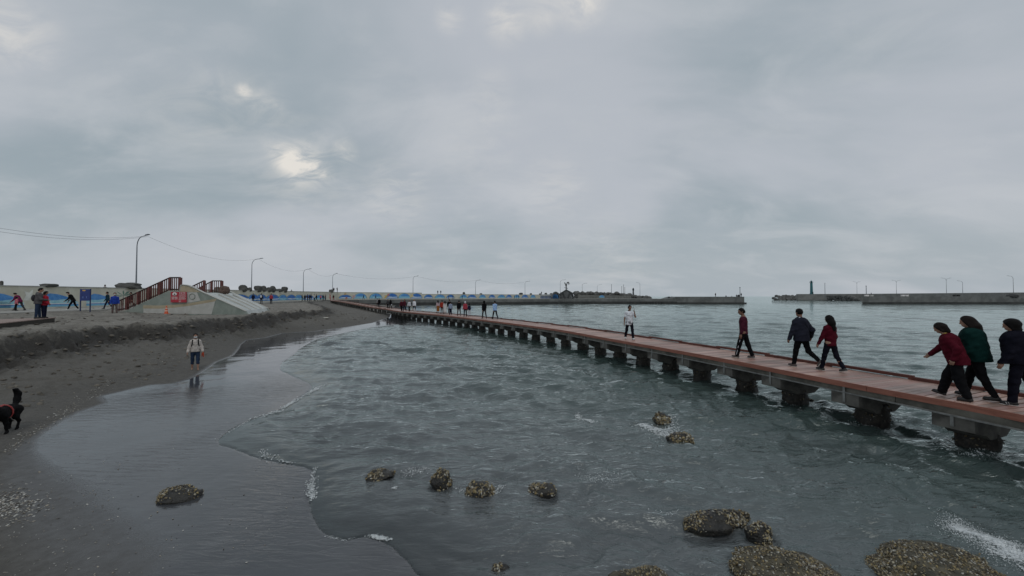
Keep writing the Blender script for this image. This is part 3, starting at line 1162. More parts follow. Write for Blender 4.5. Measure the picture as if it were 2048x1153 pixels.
    # the first caps as they stand in the photograph, then even spacing
    for tgt in (7.66, 9.38, 11.25, 12.8, 14.55, 16.1, 17.75, 19.4):
        k = int(np.argmin(np.abs(EDGE.p[:, 1] - tgt)))
        s_list.append(EDGE.s[k])
    k = int(np.argmin(np.abs(EDGE.p[:, 1] - 5.7)))
    s_list.insert(0, EDGE.s[k])
    s = s_list[-1] + 1.84
    while s < EDGE.L - 0.5:
        s_list.append(s)
        s += 1.84
    cap = MB()
    W = DECK_W
    prof = [(-0.0, 0.0), (W - 0.04, 0.0), (W - 0.04, -0.16), (W / 2 + 0.34, -0.50), (W / 2 - 0.34, -0.50), (W / 2 - 0.50, -0.40), (-0.0, -0.29)]
    cap.slab(prof, (0, 0, 0), (1, 0, 0), (0, 0, 1), (0, 1, 0), -0.30, 0.30)
    capm = cap.mesh('pier_cap')
    capm.materials.append(conc)
    brk = MB()
    brk.box((-0.022, 0, -0.10), (0.012, 0.05, 0.40))
    brkm = brk.mesh('pipe_bracket')
    brkm.materials.append(steel)
    # column meshes
    colms, shellms = [], []
    rng = np.random.default_rng(44)
    for k in range(4):
        v, f = [], []
        rows, nn = 16, 26
        for i in range(rows):
            zz = 0.52 - 1.9 * i / (rows - 1)
            rad = 0.235 + 0.10 * sstep(np.array([(0.45 - zz) / 0.55]))[0]
            for j in range(nn):
                a = 2 * math.pi * j / nn
                v.append((rad * math.cos(a), rad * math.sin(a), zz))
        v = np.array(v)
        nz = n3(v, 3.0, 11 + 7 * k) * 0.075 + n3(v, 8.0, 5 + k) * 0.05
        fade = sstep((0.5 - v[:, 2]) / 0.2)
        v[:, :2] *= (1 + nz * fade / 0.30)[:, None]
        for i in range(rows - 1):
            for j in range(nn):
                f.append((i * nn + j, (i + 1) * nn + j, (i + 1) * nn + (j + 1) % nn, i * nn + (j + 1) % nn))
        f.append(tuple(range(nn)))
        me = mesh_from('pier_column', v, f, True)
        me.materials.append(crust)
        colms.append(me)
        cand = np.where((v[:, 2] < 0.42) & (v[:, 2] > -0.15))[0]
        pk = rng.choice(cand, 200)
        pts = v[pk] + rng.normal(0, 0.018, (200, 3))
        nr = pts * np.array([1, 1, 0])
        tints = [OYSTER_TINTS[rng.integers(len(OYSTER_TINTS))] for _ in range(200)]
        tints = [tuple(c * 0.55 for c in t) if rng.random() < .8 else t for t in tints]
        sm = shells_mesh('oyster_crust', pts, nr, rng.uniform(.018, .042, 200), tints, rng, 0.6)
        sm.materials.append(attr_color_material('oyster_shell', 0.55, 0))
        shellms.append(sm)
    for i, s in enumerate(s_list):
        c, t, r = EDGE.frame(s)
        ang = math.atan2(r[1], r[0])
        base = c - np.array([9.4, 5.2, 0])
        o = link_mesh('pier_cap', capm, None, bw, (base[0], base[1], DECK_Z - 0.268))
        o.rotation_euler = (0, 0, ang)
        o = link_mesh('pipe_bracket', brkm, None, bw, (base[0], base[1], DECK_Z - 0.20))
        o.rotation_euler = (0, 0, ang)
        q = base + r * W / 2
        o = link_mesh('pier_column', colms[i % 4], None, bw, (q[0], q[1], DECK_Z - 0.268 - 0.47 - 0.1))
        rz = RNG.uniform(0, 6.28)
        o.rotation_euler = (0, 0, rz)
        if i < 16:
            k = link_mesh('oyster_crust', shellms[i % 4], None, o)
            k['kind'] = 'stuff'
    # short posts under the ramp
    s = 0.8
    while s < RAMP.L - 14:
        c, t, r = RAMP.frame(s)
        for off in (0.25, DECK_W - 0.3):
            q = c + r * off
            mb = MB()
            zt = c[2] - 0.29
            mb.box((q[0], q[1], zt / 2 + 0.3), (0.34, 0.34, zt + 0.1), math.atan2(t[1], t[0]))
            part(mb, 'pier_post', conc if off < 1 else crust)
        s += 2.6


# ------------------------------------------------------------------ walls, quays, breakwaters
def wall_seg(label, a, b, za, zb, zbot, thick, m, cap_m=None):
    """a straight wall from a to b (plan); its outer face is towards the camera side (right of a->b)"""
    a, b = np.array(a, float), np.array(b, float)
    L = np.linalg.norm(b - a)
    t = (b - a) / L
    w = thing('sea_wall', label, 'sea wall', (a[0], a[1], 0), math.atan2(t[1], t[0]))
    mb = MB()
    v = [(0, 0, zbot), (L, 0, zbot), (L, thick, zbot), (0, thick, zbot), (0, 0, za), (L, 0, zb), (L, thick, zb), (0, thick, za)]
    mb.add(v, [(0, 3, 2, 1), (4, 5, 6, 7), (0, 1, 5, 4), (1, 2, 6, 5), (2, 3, 7, 6), (3, 0, 4, 7)])
    mb.build('wall_body', m, w)
    cm = MB()
    v = [(0, -.06, za + .003), (L, -.06, zb + .003), (L, thick + .05, zb + .003), (0, thick + .05, za + .003), (0, -.06, za + .09), (L, -.06, zb + .09), (L, thick + .05, zb + .09), (0, thick + .05, za + .09)]
    cm.add(v, [(0, 3, 2, 1), (4, 5, 6, 7), (0, 1, 5, 4), (1, 2, 6, 5), (2, 3, 7, 6), (3, 0, 4, 7)])
    cm.build('coping', cap_m or m, w)
    return w, L


def paint(name, c1, c2=None):
    return mat('paint_' + name, c1, c2, 2.0, 0.8, 0.002, 30)


def patch(parent, name, poly, y, m):
    """a flat painted shape on a wall face; poly in (along, up); y = how far proud of the face"""
    mb = MB()
    n = len(poly)
    a = sum(poly[i][0] * poly[(i + 1) % n][1] - poly[(i + 1) % n][0] * poly[i][1] for i in range(n))
    if a < 0:
        poly = poly[::-1]
    mb.add([(p[0], -y, p[1]) for p in poly], [tuple(range(n))])
    return link_mesh(name, mesh_from(name, mb.v, mb.f), m, parent)


def dome(cx, z0, w, h, n=14, skew=0.0):
    return [(cx - w / 2, z0)] + [(cx - w / 2 * math.cos(math.pi * k / n) + skew * math.sin(math.pi * k / n), z0 + h * math.sin(math.pi * k / n)) for k in range(1, n)] + [(cx + w / 2, z0)]


def mural_wave(wall, cx, z0, w, h, kind=0):
    blue = paint('mural_blue', (0.06, 0.22, 0.54), (0.12, 0.33, 0.66))
    deep = paint('mural_deep_blue', (0.03, 0.13, 0.44), (0.06, 0.20, 0.54))
    pale = paint('mural_pale_blue', (0.26, 0.52, 0.62), (0.42, 0.66, 0.72))
    aqua = paint('mural_aqua', (0.14, 0.40, 0.60), (0.24, 0.52, 0.70))
    white = paint('mural_white', (0.66, 0.70, 0.70), (0.76, 0.78, 0.76))
    rim = paint('mural_rim', (0.17, 0.22, 0.20), (0.26, 0.30, 0.26))
    if kind == 2:
        patch(wall, 'mural_pale_wave', [(cx - w / 2, z0), (cx - w / 2, z0 + .3 * h), (cx - .2 * w, z0 + .62 * h), (cx + .1 * w, z0 + .6 * h), (cx + .34 * w, z0 + .36 * h), (cx + w / 2, z0 + .18 * h), (cx + w / 2, z0)], .004, pale)
        patch(wall, 'mural_wave', [(cx - .42 * w, z0 + .40 * h), (cx - .42 * w, z0 + .75 * h), (cx - .25 * w, z0 + .98 * h), (cx - .05 * w, z0 + .90 * h), (cx + .15 * w, z0 + .72 * h), (cx + .33 * w, z0 + .50 * h), (cx + .12 * w, z0 + .46 * h), (cx - .12 * w, z0 + .36 * h)], .007, blue)
        patch(wall, 'mural_foam_band', [(cx - w / 2, z0 + .02 * h), (cx - w / 2, z0 + .10 * h), (cx + w / 2, z0 + .10 * h), (cx + w / 2, z0 + .02 * h)], .010, white)
        patch(wall, 'mural_water_band', [(cx - w / 2, z0 - .20 * h), (cx - w / 2, z0 + .02 * h), (cx + w / 2, z0 + .02 * h), (cx + w / 2, z0 - .20 * h)], .008, aqua)
        patch(wall, 'mural_line', [(cx - w / 2, z0 - .04 * h), (cx - w / 2, z0 + .02 * h), (cx + w / 2, z0 + .02 * h), (cx + w / 2, z0 - .04 * h)], .012, deep)
        return
    patch(wall, 'mural_rim', dome(cx, z0, w * 1.09, h * 1.07), .003, rim)
    patch(wall, 'mural_dome', dome(cx, z0, w, h), .006, aqua if kind else blue)
    patch(wall, 'mural_wave', dome(cx + .04 * w, z0 + .42 * h, w * .74, h * .50, 10, .03 * w), .009, blue if kind else deep)
    patch(wall, 'mural_foam_band', [(cx - .46 * w, z0 + .22 * h), (cx - .2 * w, z0 + .36 * h), (cx + .1 * w, z0 + .27 * h), (cx + .46 * w, z0 + .34 * h), (cx + .47 * w, z0 + .22 * h), (cx, z0 + .14 * h)], .012, white if kind == 0 else pale)


def mural_creature(wall, cx, z0, s, c):
    m = paint(c[0], c[1])
    patch(wall, 'mural_creature', [(cx - .5 * s, z0), (cx - .25 * s, z0 + .5 * s), (cx - .4 * s, z0 + .9 * s), (cx, z0 + .75 * s), (cx + .35 * s, z0 + 1.1 * s), (cx + .3 * s, z0 + .55 * s), (cx + .6 * s, z0 + .3 * s), (cx + .1 * s, z0 + .25 * s), (cx + .05 * s, z0)], .014, m)


WALL_A, WALL_B, WALL_C, WALL_D = (-41.6, 8.0), (-62.7, 135.0), (-36.0, 150.0), (15.0, 200.0)
_wl = np.array(WALL_B) - np.array(WALL_A)


def wall_left_at(px):
    """distance along the long wall where the photograph shows that column"""
    u = (px - 1024) / FPX / math.cos(PITCH)
    a, d = np.array(WALL_A), _wl / np.linalg.norm(_wl)
    # a.x + d.x s = u (a.y + d.y s)
    return (u * a[1] - a[0]) / (d[0] - u * d[1])


def build_walls():
    wm = mat('painted_wall', (0.52, 0.495, 0.40), (0.63, 0.61, 0.52), 0.5, 0.85, 0.003, 12)
    cm = mat('wall_coping', (0.30, 0.30, 0.28), (0.42, 0.42, 0.40), 1.0, 0.85)
    # long side wall: along runs away from the camera, so its painted face is on the right hand (-y of its own axes)
    w, L = wall_seg('long sand coloured sea wall with large painted blue waves beside the beach', WALL_A, WALL_B, 4.08, 4.72, 1.2, 0.5, wm, cm)
    for px, wd, kind in [(-60, 6, 2), (12, 3.0, 2), (120, 4.0, 2), (203, 3.6, 2), (452, 8, 0), (480, 7, 0)]:
        s = wall_left_at(px)
        zb = 2.05
        mural_wave(w, s, zb + .42, wd, 1.15, kind)
    for px, wd, kind in [(507, 4.5, 0), (523, 5, 0), (546, 7, 0), (566, 5, 1), (583, 6, 0), (598, 6, 1), (618, 8, 0), (640, 9, 1)]:
        mural_wave(w, wall_left_at(px), 2.32, wd, 1.35, kind)
    mural_creature(w, wall_left_at(58), 2.9, 1.0, ('bird_white', (0.6, 0.6, 0.55)))
    palm = paint('palm_green', (0.10, 0.20, 0.16))
    s = wall_left_at(246)
    patch(w, 'mural_palm_trunk', [(s - .08, 2.3), (s + .02, 3.5), (s + .16, 3.5), (s + .16, 2.3)], .004, paint('palm_grey', (0.28, 0.27, 0.24)))
    for k in range(7):
        a = R(-20 + k * 37)
        dx, dz = math.cos(a), math.sin(a)
        patch(w, 'mural_palm_leaf', [(s + .08, 3.4), (s + .08 + 1.0 * dx - .12 * dz, 3.4 + .45 * dz + .15 * dx), (s + .08 + 1.6 * dx, 3.4 + .65 * dz), (s + .08 + .9 * dx + .12 * dz, 3.38 + .35 * dz)], .006 + .001 * k, palm)
    mural_creature(w, wall_left_at(660), 2.5, 2.0, ('coral', (0.5, 0.25, 0.20)))
    w, L = wall_seg('tall wall stretch behind the end of the boardwalk painted with blue domes', WALL_B, WALL_C, 4.72, 4.62, 1.2, 0.5, wm, cm)
    Lpx = lambda px: L * (px - 676) / (844 - 676.0)
    zb = 2.15
    mural_wave(w, Lpx(690), zb + .35, 4.2, 1.3, 0)
    for px, k in [(718, 1), (748, 1), (780, 0), (806, 1), (832, 0)]:
        mural_wave(w, Lpx(px), zb + .3, 4.4, 1.9, k)
    mural_creature(w, Lpx(690), 3.7, 1.0, ('sand_brown', (0.42, 0.30, 0.16)))
    mural_creature(w, Lpx(692), 2.25, 0.9, ('brick_red', (0.34, 0.14, 0.10)))
    mural_creature(w, Lpx(706), 2.6, 1.3, ('dusty_pink', (0.45, 0.30, 0.30)))
    mural_creature(w, Lpx(768), 2.5, 1.4, ('ochre', (0.50, 0.36, 0.12)))
    mural_creature(w, Lpx(773), 3.4, 1.0, ('coral_red', (0.45, 0.16, 0.14)))
    mural_creature(w, Lpx(822), 2.7, 1.6, ('straw', (0.52, 0.44, 0.24)))
    w, L = wall_seg('lower far wall stretch with a row of small blue murals above the quay', WALL_C, WALL_D, 4.15, 4.1, 1.2, 0.5, wm, cm)
    u0, u1 = WALL_C[0] / WALL_C[1], WALL_D[0] / WALL_D[1]

    def Ls(px):
        u = (px - 1024) / FPX
        a, d = np.array(WALL_C), (np.array(WALL_D) - np.array(WALL_C)) / L
        return (u * a[1] - a[0]) / (d[0] - u * d[1])
    for i, px in enumerate((857, 880, 901, 927, 944, 965, 984, 1003, 1018, 1034, 1050, 1066)):
        mural_wave(w, Ls(px), zb + .3, 3.9 + .9 * (i % 3 == 1), 1.5, i % 2)
    # promenade paving and quays
    pave = mat('promenade_concrete', (0.25, 0.24, 0.22), (0.35, 0.34, 0.31), 0.6, 0.85, 0.003, 15)
    mb = MB()
    poly = [(-34.5, 8), (-35.6, 24), (-37.0, 34), (-43.5, 58), (-50.5, 84), (-56, 110), (-62.6, 134.5), (-41.7, 8.0)]
    mb.prism(poly, 1.3, 2.11)
    tag(mb.build('promenade', pave), 'pale concrete promenade strip at the foot of the painted wall', kind='structure')
    dark = mat('quay_concrete', (0.105, 0.108, 0.103), (0.185, 0.188, 0.180), 0.35, 0.85, 0.01, 4)
    stain = mat('tide_stained_concrete', (0.022, 0.023, 0.022), (0.050, 0.050, 0.046), 0.5, 0.7, 0.02, 3)
    top = mat('quay_top_concrete', (0.16, 0.16, 0.15), (0.24, 0.24, 0.225), 0.3, 0.85)
    q = thing('quay', 'dark concrete quay running beneath the murals across the bay', 'quay', (0, 150, 0))

    def qpart(name, poly, z0, z1, m):
        mb = MB()
        mb.prism([(a, b - 150) for a, b in poly], z0, z1)
        return mb.build(name, m, q)
    front = [(-50, 123), (-35, 141), (-12, 150), (4, 155), (23, 166), (45, 166), (72, 165)]
    backs = [(72, 214), (20, 214), (-36, 149.5), (-62.5, 134.6)]
    qpart('quay_body', front + backs, 0.95, 2.05, dark)
    lower = [(-49, 121.5), (-34.4, 139.8), (-11.5, 148.8), (4.5, 153.8), (23.3, 164.8), (45, 164.8), (72, 163.8)]
    qpart('quay_foot', lower + backs, -2.0, 0.94, stain)
    qpart('quay_paving', [(a, b + 0.35) for a, b in front] + backs, 2.054, 2.12, top)
    for px in range(1284, 1330, 6):
        c = P(px, 607, 0)
        mb = MB()
        mb.box((c[0] * 163.4 / c[1], 163.4 - 150, 0.55), (0.7, 0.35, 0.9))
        mb.build('fender', stain, q)
    # the mole that closes the basin
    m_ = thing('harbour_mole', 'grey concrete mole with a raised parapet and anglers on top', 'mole', (86, 165, 0))
    for name, poly, z0, z1, mm in [('mole_body', [(72.1, 165), (100.5, 162.5), (101.5, 172), (72.1, 174)], 0.62, 3.1, dark),
                                   ('mole_foot', [(72.1, 164.2), (101, 161.7), (102, 173), (72.1, 175)], -2, 0.61, stain)]:
        mb = MB()
        mb.prism([(a - 86, b - 165) for a, b in poly], z0, z1)
        mb.build(name, mm, m_)
    mb = MB()
    mb.slab([(0, 0), (3.4, 0), (3.4, 1.0)], (-17.4, 0.0, 2.08), (1, 0, 0), (0, 0, 1), (0, 1, 0), 0.05, 9)
    mb.build('mole_ramp', dark, m_)
    # mole on the far side of the harbour mouth
    m_ = thing('harbour_mole', 'long dark mole across the harbour mouth under double armed lamps', 'mole', (200, 160, 0))
    L0 = P(1723, 608.4, 0)
    x0 = L0[0]
    y0 = L0[1]
    for name, poly, z0, z1, mm in [('mole_body', [(x0, y0), (330, 168), (330, 195), (x0 * 190 / y0 + 3, 190)], 0.75, 3.25, dark),
                                   ('mole_foot', [(x0 - .3, y0 - .7), (330, 167.2), (330, 196), (x0 * 191 / y0 + 3, 191)], -2, 0.74, stain)]:
        mb = MB()
        mb.prism([(a - 200, b - 160) for a, b in poly], z0, z1)
        mb.build(name, mm, m_)
    for k in range(20):
        px = 1772 + k * 7.0
        c = P(px, 606.5, 0)
        mb = MB()
        yy = y0 - 0.75 + (c[0] - x0) * (168 - y0) / (330 - x0)
        mb.box((c[0] * yy / c[1] - 200, yy - 160 - 0.15, 0.55), (0.75, 0.4, 0.5))
        mb.build('fender', stain if k % 2 else dark, m_)
    pm = mat('storm_wall_concrete', (0.19, 0.187, 0.175), (0.27, 0.266, 0.25), 0.25, 0.85, 0.01, 4)
    p = thing('storm_wall', 'paler storm wall rising behind the long dark mole', 'sea wall', (0, 0, 0))
    mb = MB()
    far = P(1597, 601, 0)
    s0, s1, s2 = (far[0] + 1, 312.0), ((1726 - 1024) / FPX * 285, 285.0), (244, 165.0)
    poly = [s0, s1, s2, (247, 165.0), (s1[0] + 3, 287.0), (s0[0] + 1, 315.0)]
    mb.prism(poly, 0.2, 5.15)
    mb.build('wall_body', pm, p)
    # rubble slope on the sea side
    rng = np.random.default_rng(3)
    vs, fs = [], []
    b = 0
    iv, if_ = ICO2
    la = np.array([P(1558, 600.6, 0)[:2], P(1640, 601.0, 0)[:2], P(1726, 602.4, 0)[:2]])
    for i in range(520):
        t = rng.random() * 2
        k = min(int(t), 1)
        base = la[k] + (la[k + 1] - la[k]) * (t - k)
        back = rng.random() ** 0.8
        lim = 1.0 if base[0] > P(1590, 601, 0)[0] else 0.55
        s = rng.uniform(1.0, 2.3)
        c = np.array([base[0] + back * 2, base[1] + back * 12, back * 3.9 * lim - 0.3])
        v = iv * (1 + 0.25 * n3(iv, 1.5, i)[:, None]) * np.array([s, s * .9, s * .7]) * .75
        vs.append(v + c)
        fs.append(if_ + b)
        b += len(iv)
    me = mesh_from('rubble_slope', np.vstack(vs), np.vstack(fs))
    o = link_mesh('rubble_slope', me, mat('rubble_grey', (0.055, 0.055, 0.052), (0.15, 0.148, 0.14), 0.4, 0.9))
    tag(o, 'grey rubble armour stones heaped round the lighthouse mole', kind='stuff')
    # rubble behind the low far wall
    vs, fs = [], []
    b = 0
    for i in range(260):
        px = rng.uniform(1150, 1302)
        y = rng.uniform(196, 210)
        top = 5.0 - 2.6 * sstep(np.array([(px - 1225) / 75.0]))[0]
        s = rng.uniform(.7, 1.5)
        c = np.array([(px - 1024) / FPX * y, y, rng.uniform(2.0, top)])
        v = iv * (1 + 0.3 * n3(iv, 1.5, i)[:, None]) * np.array([s, s, s * .8])
        vs.append(v + c)
        fs.append(if_ + b)
        b += len(iv)
    me = mesh_from('rubble_slope', np.vstack(vs), np.vstack(fs))
    o = link_mesh('rubble_slope', me, mat('rubble_grey', (0.07, 0.07, 0.066)))
    tag(o, 'rubble armour stones heaped behind the far quay', kind='stuff')
    rg = mat('rough_grey_wall', (0.13, 0.13, 0.12), (0.21, 0.21, 0.195), 0.8, 0.9, 0.02, 3)
    w, L = wall_seg('rough grey wall between the arched pavilion and the rubble', ((1156 - 1024) / FPX * 188, 188), ((1262 - 1024) / FPX * 194, 194), 4.1, 3.6, 1.5, 0.6, rg)
    mural_wave(w, L * 0.44, 2.6, 3.0, 1.2, 1)


def build_boulders():
    bm_ = mat('boulder_grey', (0.050, 0.050, 0.047), (0.115, 0.113, 0.105), 0.9, 0.9, 0.03, 3)
    ms = [boulder_mesh('boulder', 90 + k, (1, 1, 1), 0.30, ICO2 if k > 2 else ICO4, 0.25)[0] for k in range(5)]
    for me in ms:
        me.materials.append(bm_)
    d = _wl / np.linalg.norm(_wl)
    spots = [(262, 47, 12, 'long flat dark boulder on the sea wall beside the first street lamp'),
             (95, 30, 7, 'low dark slab lying on the sea wall above the embracing couple'),
             (487, 20, 12, 'rounded boulder on the wall just before the second street lamp'),
             (500, 9, 8, 'small boulder at the foot of the second street lamp'),
             (516, 18, 11, 'wide boulder just past the second street lamp'),
             (527, 14, 11, 'boulder in the middle of the row on the wall top'),
             (538, 16, 9, 'squat boulder wedged between two taller ones on the wall'),
             (546, 14, 11, 'rounded boulder closing the dense part of the row'),
             (559, 15, 6, 'low sloping boulder set apart before the last one'),
             (569, 14, 10, 'last tall boulder of the row, standing apart'),
             (663, 10, 6, 'dark boulder at the wall corner under the fourth street lamp'),
             (2, 6, 12, 'dark boulder cut by the frame edge on the sea wall')]
    for i, (px, wpx, hpx, lab) in enumerate(spots):
        s = wall_left_at(px)
        a = np.array(WALL_A) + d * s + np.array([-1.5, 0.3])
        ux = (px - 1024) / FPX
        a[0] = ux * a[1] - 0.0
        nrm = np.array([-d[1], d[0]])
        scl = a[1] / FPX
        zt = 4.15 + 0.6 * s / np.linalg.norm(_wl)
        c = a + nrm * 0.9
        c[0] = ux * c[1]
        w_, h_ = wpx * scl, hpx * scl
        o = link_mesh('boulder', ms[i % 5], None, loc=(c[0], c[1], zt + h_ * 0.30))
        o.scale = (w_ * .95, w_ * .7, h_ * 1.25)
        tag(o, lab, 'boulder', 'boulders along the sea wall top')
    for i, (px, wpx, hpx) in enumerate([(928, 6, 5), (962, 6, 3), (1042, 9, 4), (1062, 5, 3), (1080, 6, 3), (1092, 6, 4), (1102, 6, 4)]):
        y = 152 + (px - 844) * 48 / 236.0 + 3.5
        o = link_mesh('boulder', ms[(i + 2) % 5], None, loc=((px - 1024) / FPX * y, y, 4.2 + hpx * y / FPX * .3))
        o.scale = (wpx * y / FPX, wpx * y / FPX * .8, hpx * y / FPX * 1.3)
        tag(o, ['tall square boulder behind the far murals, above the navy walkers', 'low boulder behind the far murals past the sixth lamp', 'wide boulder behind the far murals before the seventh lamp', 'small boulder just past the seventh lamp', 'small boulder above the start of the pale balustrade', 'boulder above the middle of the pale balustrade', 'boulder where the balustrade meets the pavilion'][i], 'boulder', 'boulders behind the far mural wall')


# ------------------------------------------------------------------ lamps, wires, lighthouse, pavilion
LAMP_TOPS = []


def lamp_parts(h, arms, reach, thick=1.0):
    pole = MB()
    pole.lathe([(0.16 * thick, 0), (0.16 * thick, 0.25), (0.11 * thick, 0.3), (0.095 * thick, 1.2), (0.055 * thick, h * 0.86)], n=10)
    arm_m, head_m = [], []
    for sgn in arms:
        a = MB()
        pts = []
        for k in range(11):
            t = k / 10
            ang = t * math.pi / 2
            pts.append((sgn * reach * (1 - math.cos(ang)) * 0.62, 0, h * 0.855 + h * 0.145 * math.sin(ang)))
        e = pts[-1]
        pts.append((e[0] + sgn * reach * 0.42, 0, e[2] + 0.12))
        a.tube(pts, [0.05 * thick] * 6 + [0.042 * thick] * 6, 8)
        hd = MB()
        hx = pts[-1][0]
        hd.add([(hx - sgn * .05, -.10, e[2] + .10), (hx + sgn * .62, -.13, e[2] + .17), (hx + sgn * .62, .13, e[2] + .17), (hx - sgn * .05, .10, e[2] + .10),
                (hx - sgn * .05, -.08, e[2] + .22), (hx + sgn * .55, -.10, e[2] + .27), (hx + sgn * .55, .10, e[2] + .27), (hx - sgn * .05, .08, e[2] + .22)],
               [(0, 3, 2, 1), (4, 5, 6, 7), (0, 1, 5, 4), (1, 2, 6, 5), (2, 3, 7, 6), (3, 0, 4, 7)])
        arm_m.append(a.mesh('lamp_arm', True))
        head_m.append(hd.mesh('lamp_head'))
    return pole.mesh('lamp_pole', True), arm_m, head_m


def build_lamps():
    grey = mat('lamp_post_grey', (0.115, 0.130, 0.150), (0.16, 0.175, 0.195), 3, 0.5, 0, metal=0.2)
    far = mat('lamp_post_pale', (0.22, 0.23, 0.24), (0.3, 0.31, 0.32), 3, 0.5, 0, metal=0.2)

    def place(name, label, x, y, z0, ztop, arms, reach, m, group, rz=0.0, thick=1.0):
        o = thing(name, label, 'street lamp', (x, y, z0), rz, group)
        pm_, am, hm = lamp_parts(ztop - z0, arms, reach, thick)
        link_mesh('lamp_pole', pm_, m, o)
        for a, h in zip(am, hm):
            link_mesh('lamp_arm', a, m, o)
            link_mesh('lamp_head', h, m, o)
        return o
    G = 'street lamps along the sea wall'
    names = ['tallest street lamp, standing behind the stair railing of the slide', 'street lamp rising among the boulders on the wall', 'street lamp behind the group gathered at the wall end',
             'street lamp at the wall corner next to two people on top', 'street lamp at the step in the mural wall', 'street lamp above the walkers on the boardwalk', 'street lamp before the arched pavilion',
             'tall street lamp rising behind the pavilion arches', 'street lamp just past the pavilion statue', 'street lamp over the rubble past the pavilion']
    dat = [(272, 470, 0.3, 1), (503, 516.5, 0.0, 1), (606.5, 537.5, 0.0, 1), (665, 547, 0.4, 1), (826, 552, 0.5, 1), (951, 560, 0.5, 1), (1050, 562.5, 0.3, 1), (1120.5, 559.5, 0.0, 1), (1164.5, 566.5, 0.0, 1), (1194.5, 569.5, 0, 1)]
    ys = [50, 81, 112, 134, 152, 178, 200, 196, 222, 240]
    for (px, ytop, rz, sg), y, nm in zip(dat, ys, names):
        dz = (593 - ytop) * y / FPX
        x = (px - 1024) / FPX * y
        place('street_lamp', nm, x, y, 2.2, 3.3 + dz - 0.25, (sg,), 1.7 if y < 140 else 2.2, grey, G, -rz, 1.0 if y < 100 else 1.15)
        LAMP_TOPS.append((x, y, 3.3 + dz))
    G2 = 'lamps on the mole across the harbour'
    for px, ytop, y, arms, lab in [(1714, 563.5, 290, (1, -1), 'first double armed lamp from the lighthouse end of the mole'), (1793, 560.5, 257, (1, -1), 'middle double armed lamp on the far mole'),
                                   (1893, 556, 222, (1, -1), 'double armed lamp closest to the single armed pair'), (1925.5, 561.5, 213, (-1,), 'short single armed lamp beside a double armed one'),
                                   (2027, 551.5, 188, (-1,), 'tall single armed lamp at the frame edge on the mole')]:
        dz = (593 - ytop) * y / FPX
        place('street_lamp', lab, (px - 1024) / FPX * y, y, 3.2, 3.3 + dz - .3, arms, 2.3, far, G2, 0, 1.3)
    y = 225
    place('street_lamp', 'small lamp with its arm bent back over the rubble end', (1280 - 1024) / FPX * y, y, 3.0, 3.3 + 27 * y / FPX, (-1,), 1.6, grey, G, 0, 1.1)
    # bare poles
    for px, yt, yb, y, lab in [(1223, 570, 590, 235, 'thick plain pole over the rubble'), (1243.5, 574, 590, 240, 'thinner plain pole before the tallest one'), (1247.2, 570.5, 590, 240, 'tallest of the three close plain poles'),
                               (1249.7, 576, 590, 240, 'shortest of the three close plain poles'), (1650, 567, 589, 280, 'plain pole beside the teal lighthouse'), (1732.5, 573, 589, 196, 'short pole among gear at the mole head'),
                               (1480, 576, 594, 163, 'white pole beside the end angler on the mole')]:
        mb = MB()
        z0, z1 = 2.2, 3.3 + (593 - yt) * y / FPX
        x = (px - 1024) / FPX * y
        mb.tube([(x, y, z0), (x, y, z1)], [0.16, 0.12], 8)
        mb.box((x, y, z1 + 0.12), (0.34, 0.34, 0.3))
        tag(mb.build('plain_pole', far if px < 1600 else grey), lab, 'pole')
    # wires from lamp to lamp
    wm = mat('cable_black', (0.03, 0.03, 0.035))

    def cable(a, b, sag, lab, rad=0.018):
        pts = []
        for k in range(25):
            t = k / 24
            pts.append((a[0] + (b[0] - a[0]) * t, a[1] + (b[1] - a[1]) * t, a[2] + (b[2] - a[2]) * t - sag * 4 * t * (1 - t)))
        mb = MB()
        mb.tube(pts, rad, 5)
        tag(mb.build('overhead_cable', wm), lab, 'cable', 'cables strung between the street lamps')
    l0 = (-45.0, 19.0, 11.7)
    tops = [(x + 1.3, y, z - 0.15) for x, y, z in LAMP_TOPS]
    cable(l0, tops[0], 2.0, 'upper overhead cable running in from the frame edge to the tallest lamp', 0.012)
    cable((l0[0], l0[1], l0[2] - .35), (tops[0][0], tops[0][1], tops[0][2] - .1), 2.1, 'lower overhead cable running in from the frame edge to the tallest lamp', 0.012)
    words = ['first', 'second', 'third', 'fourth', 'fifth', 'sixth', 'seventh']
    for i in range(6):
        cable(tops[i], tops[i + 1], 1.5, 'sagging cable from the %s street lamp of the row to the %s' % (words[i], words[i + 1]), 0.011 + 0.0025 * i)


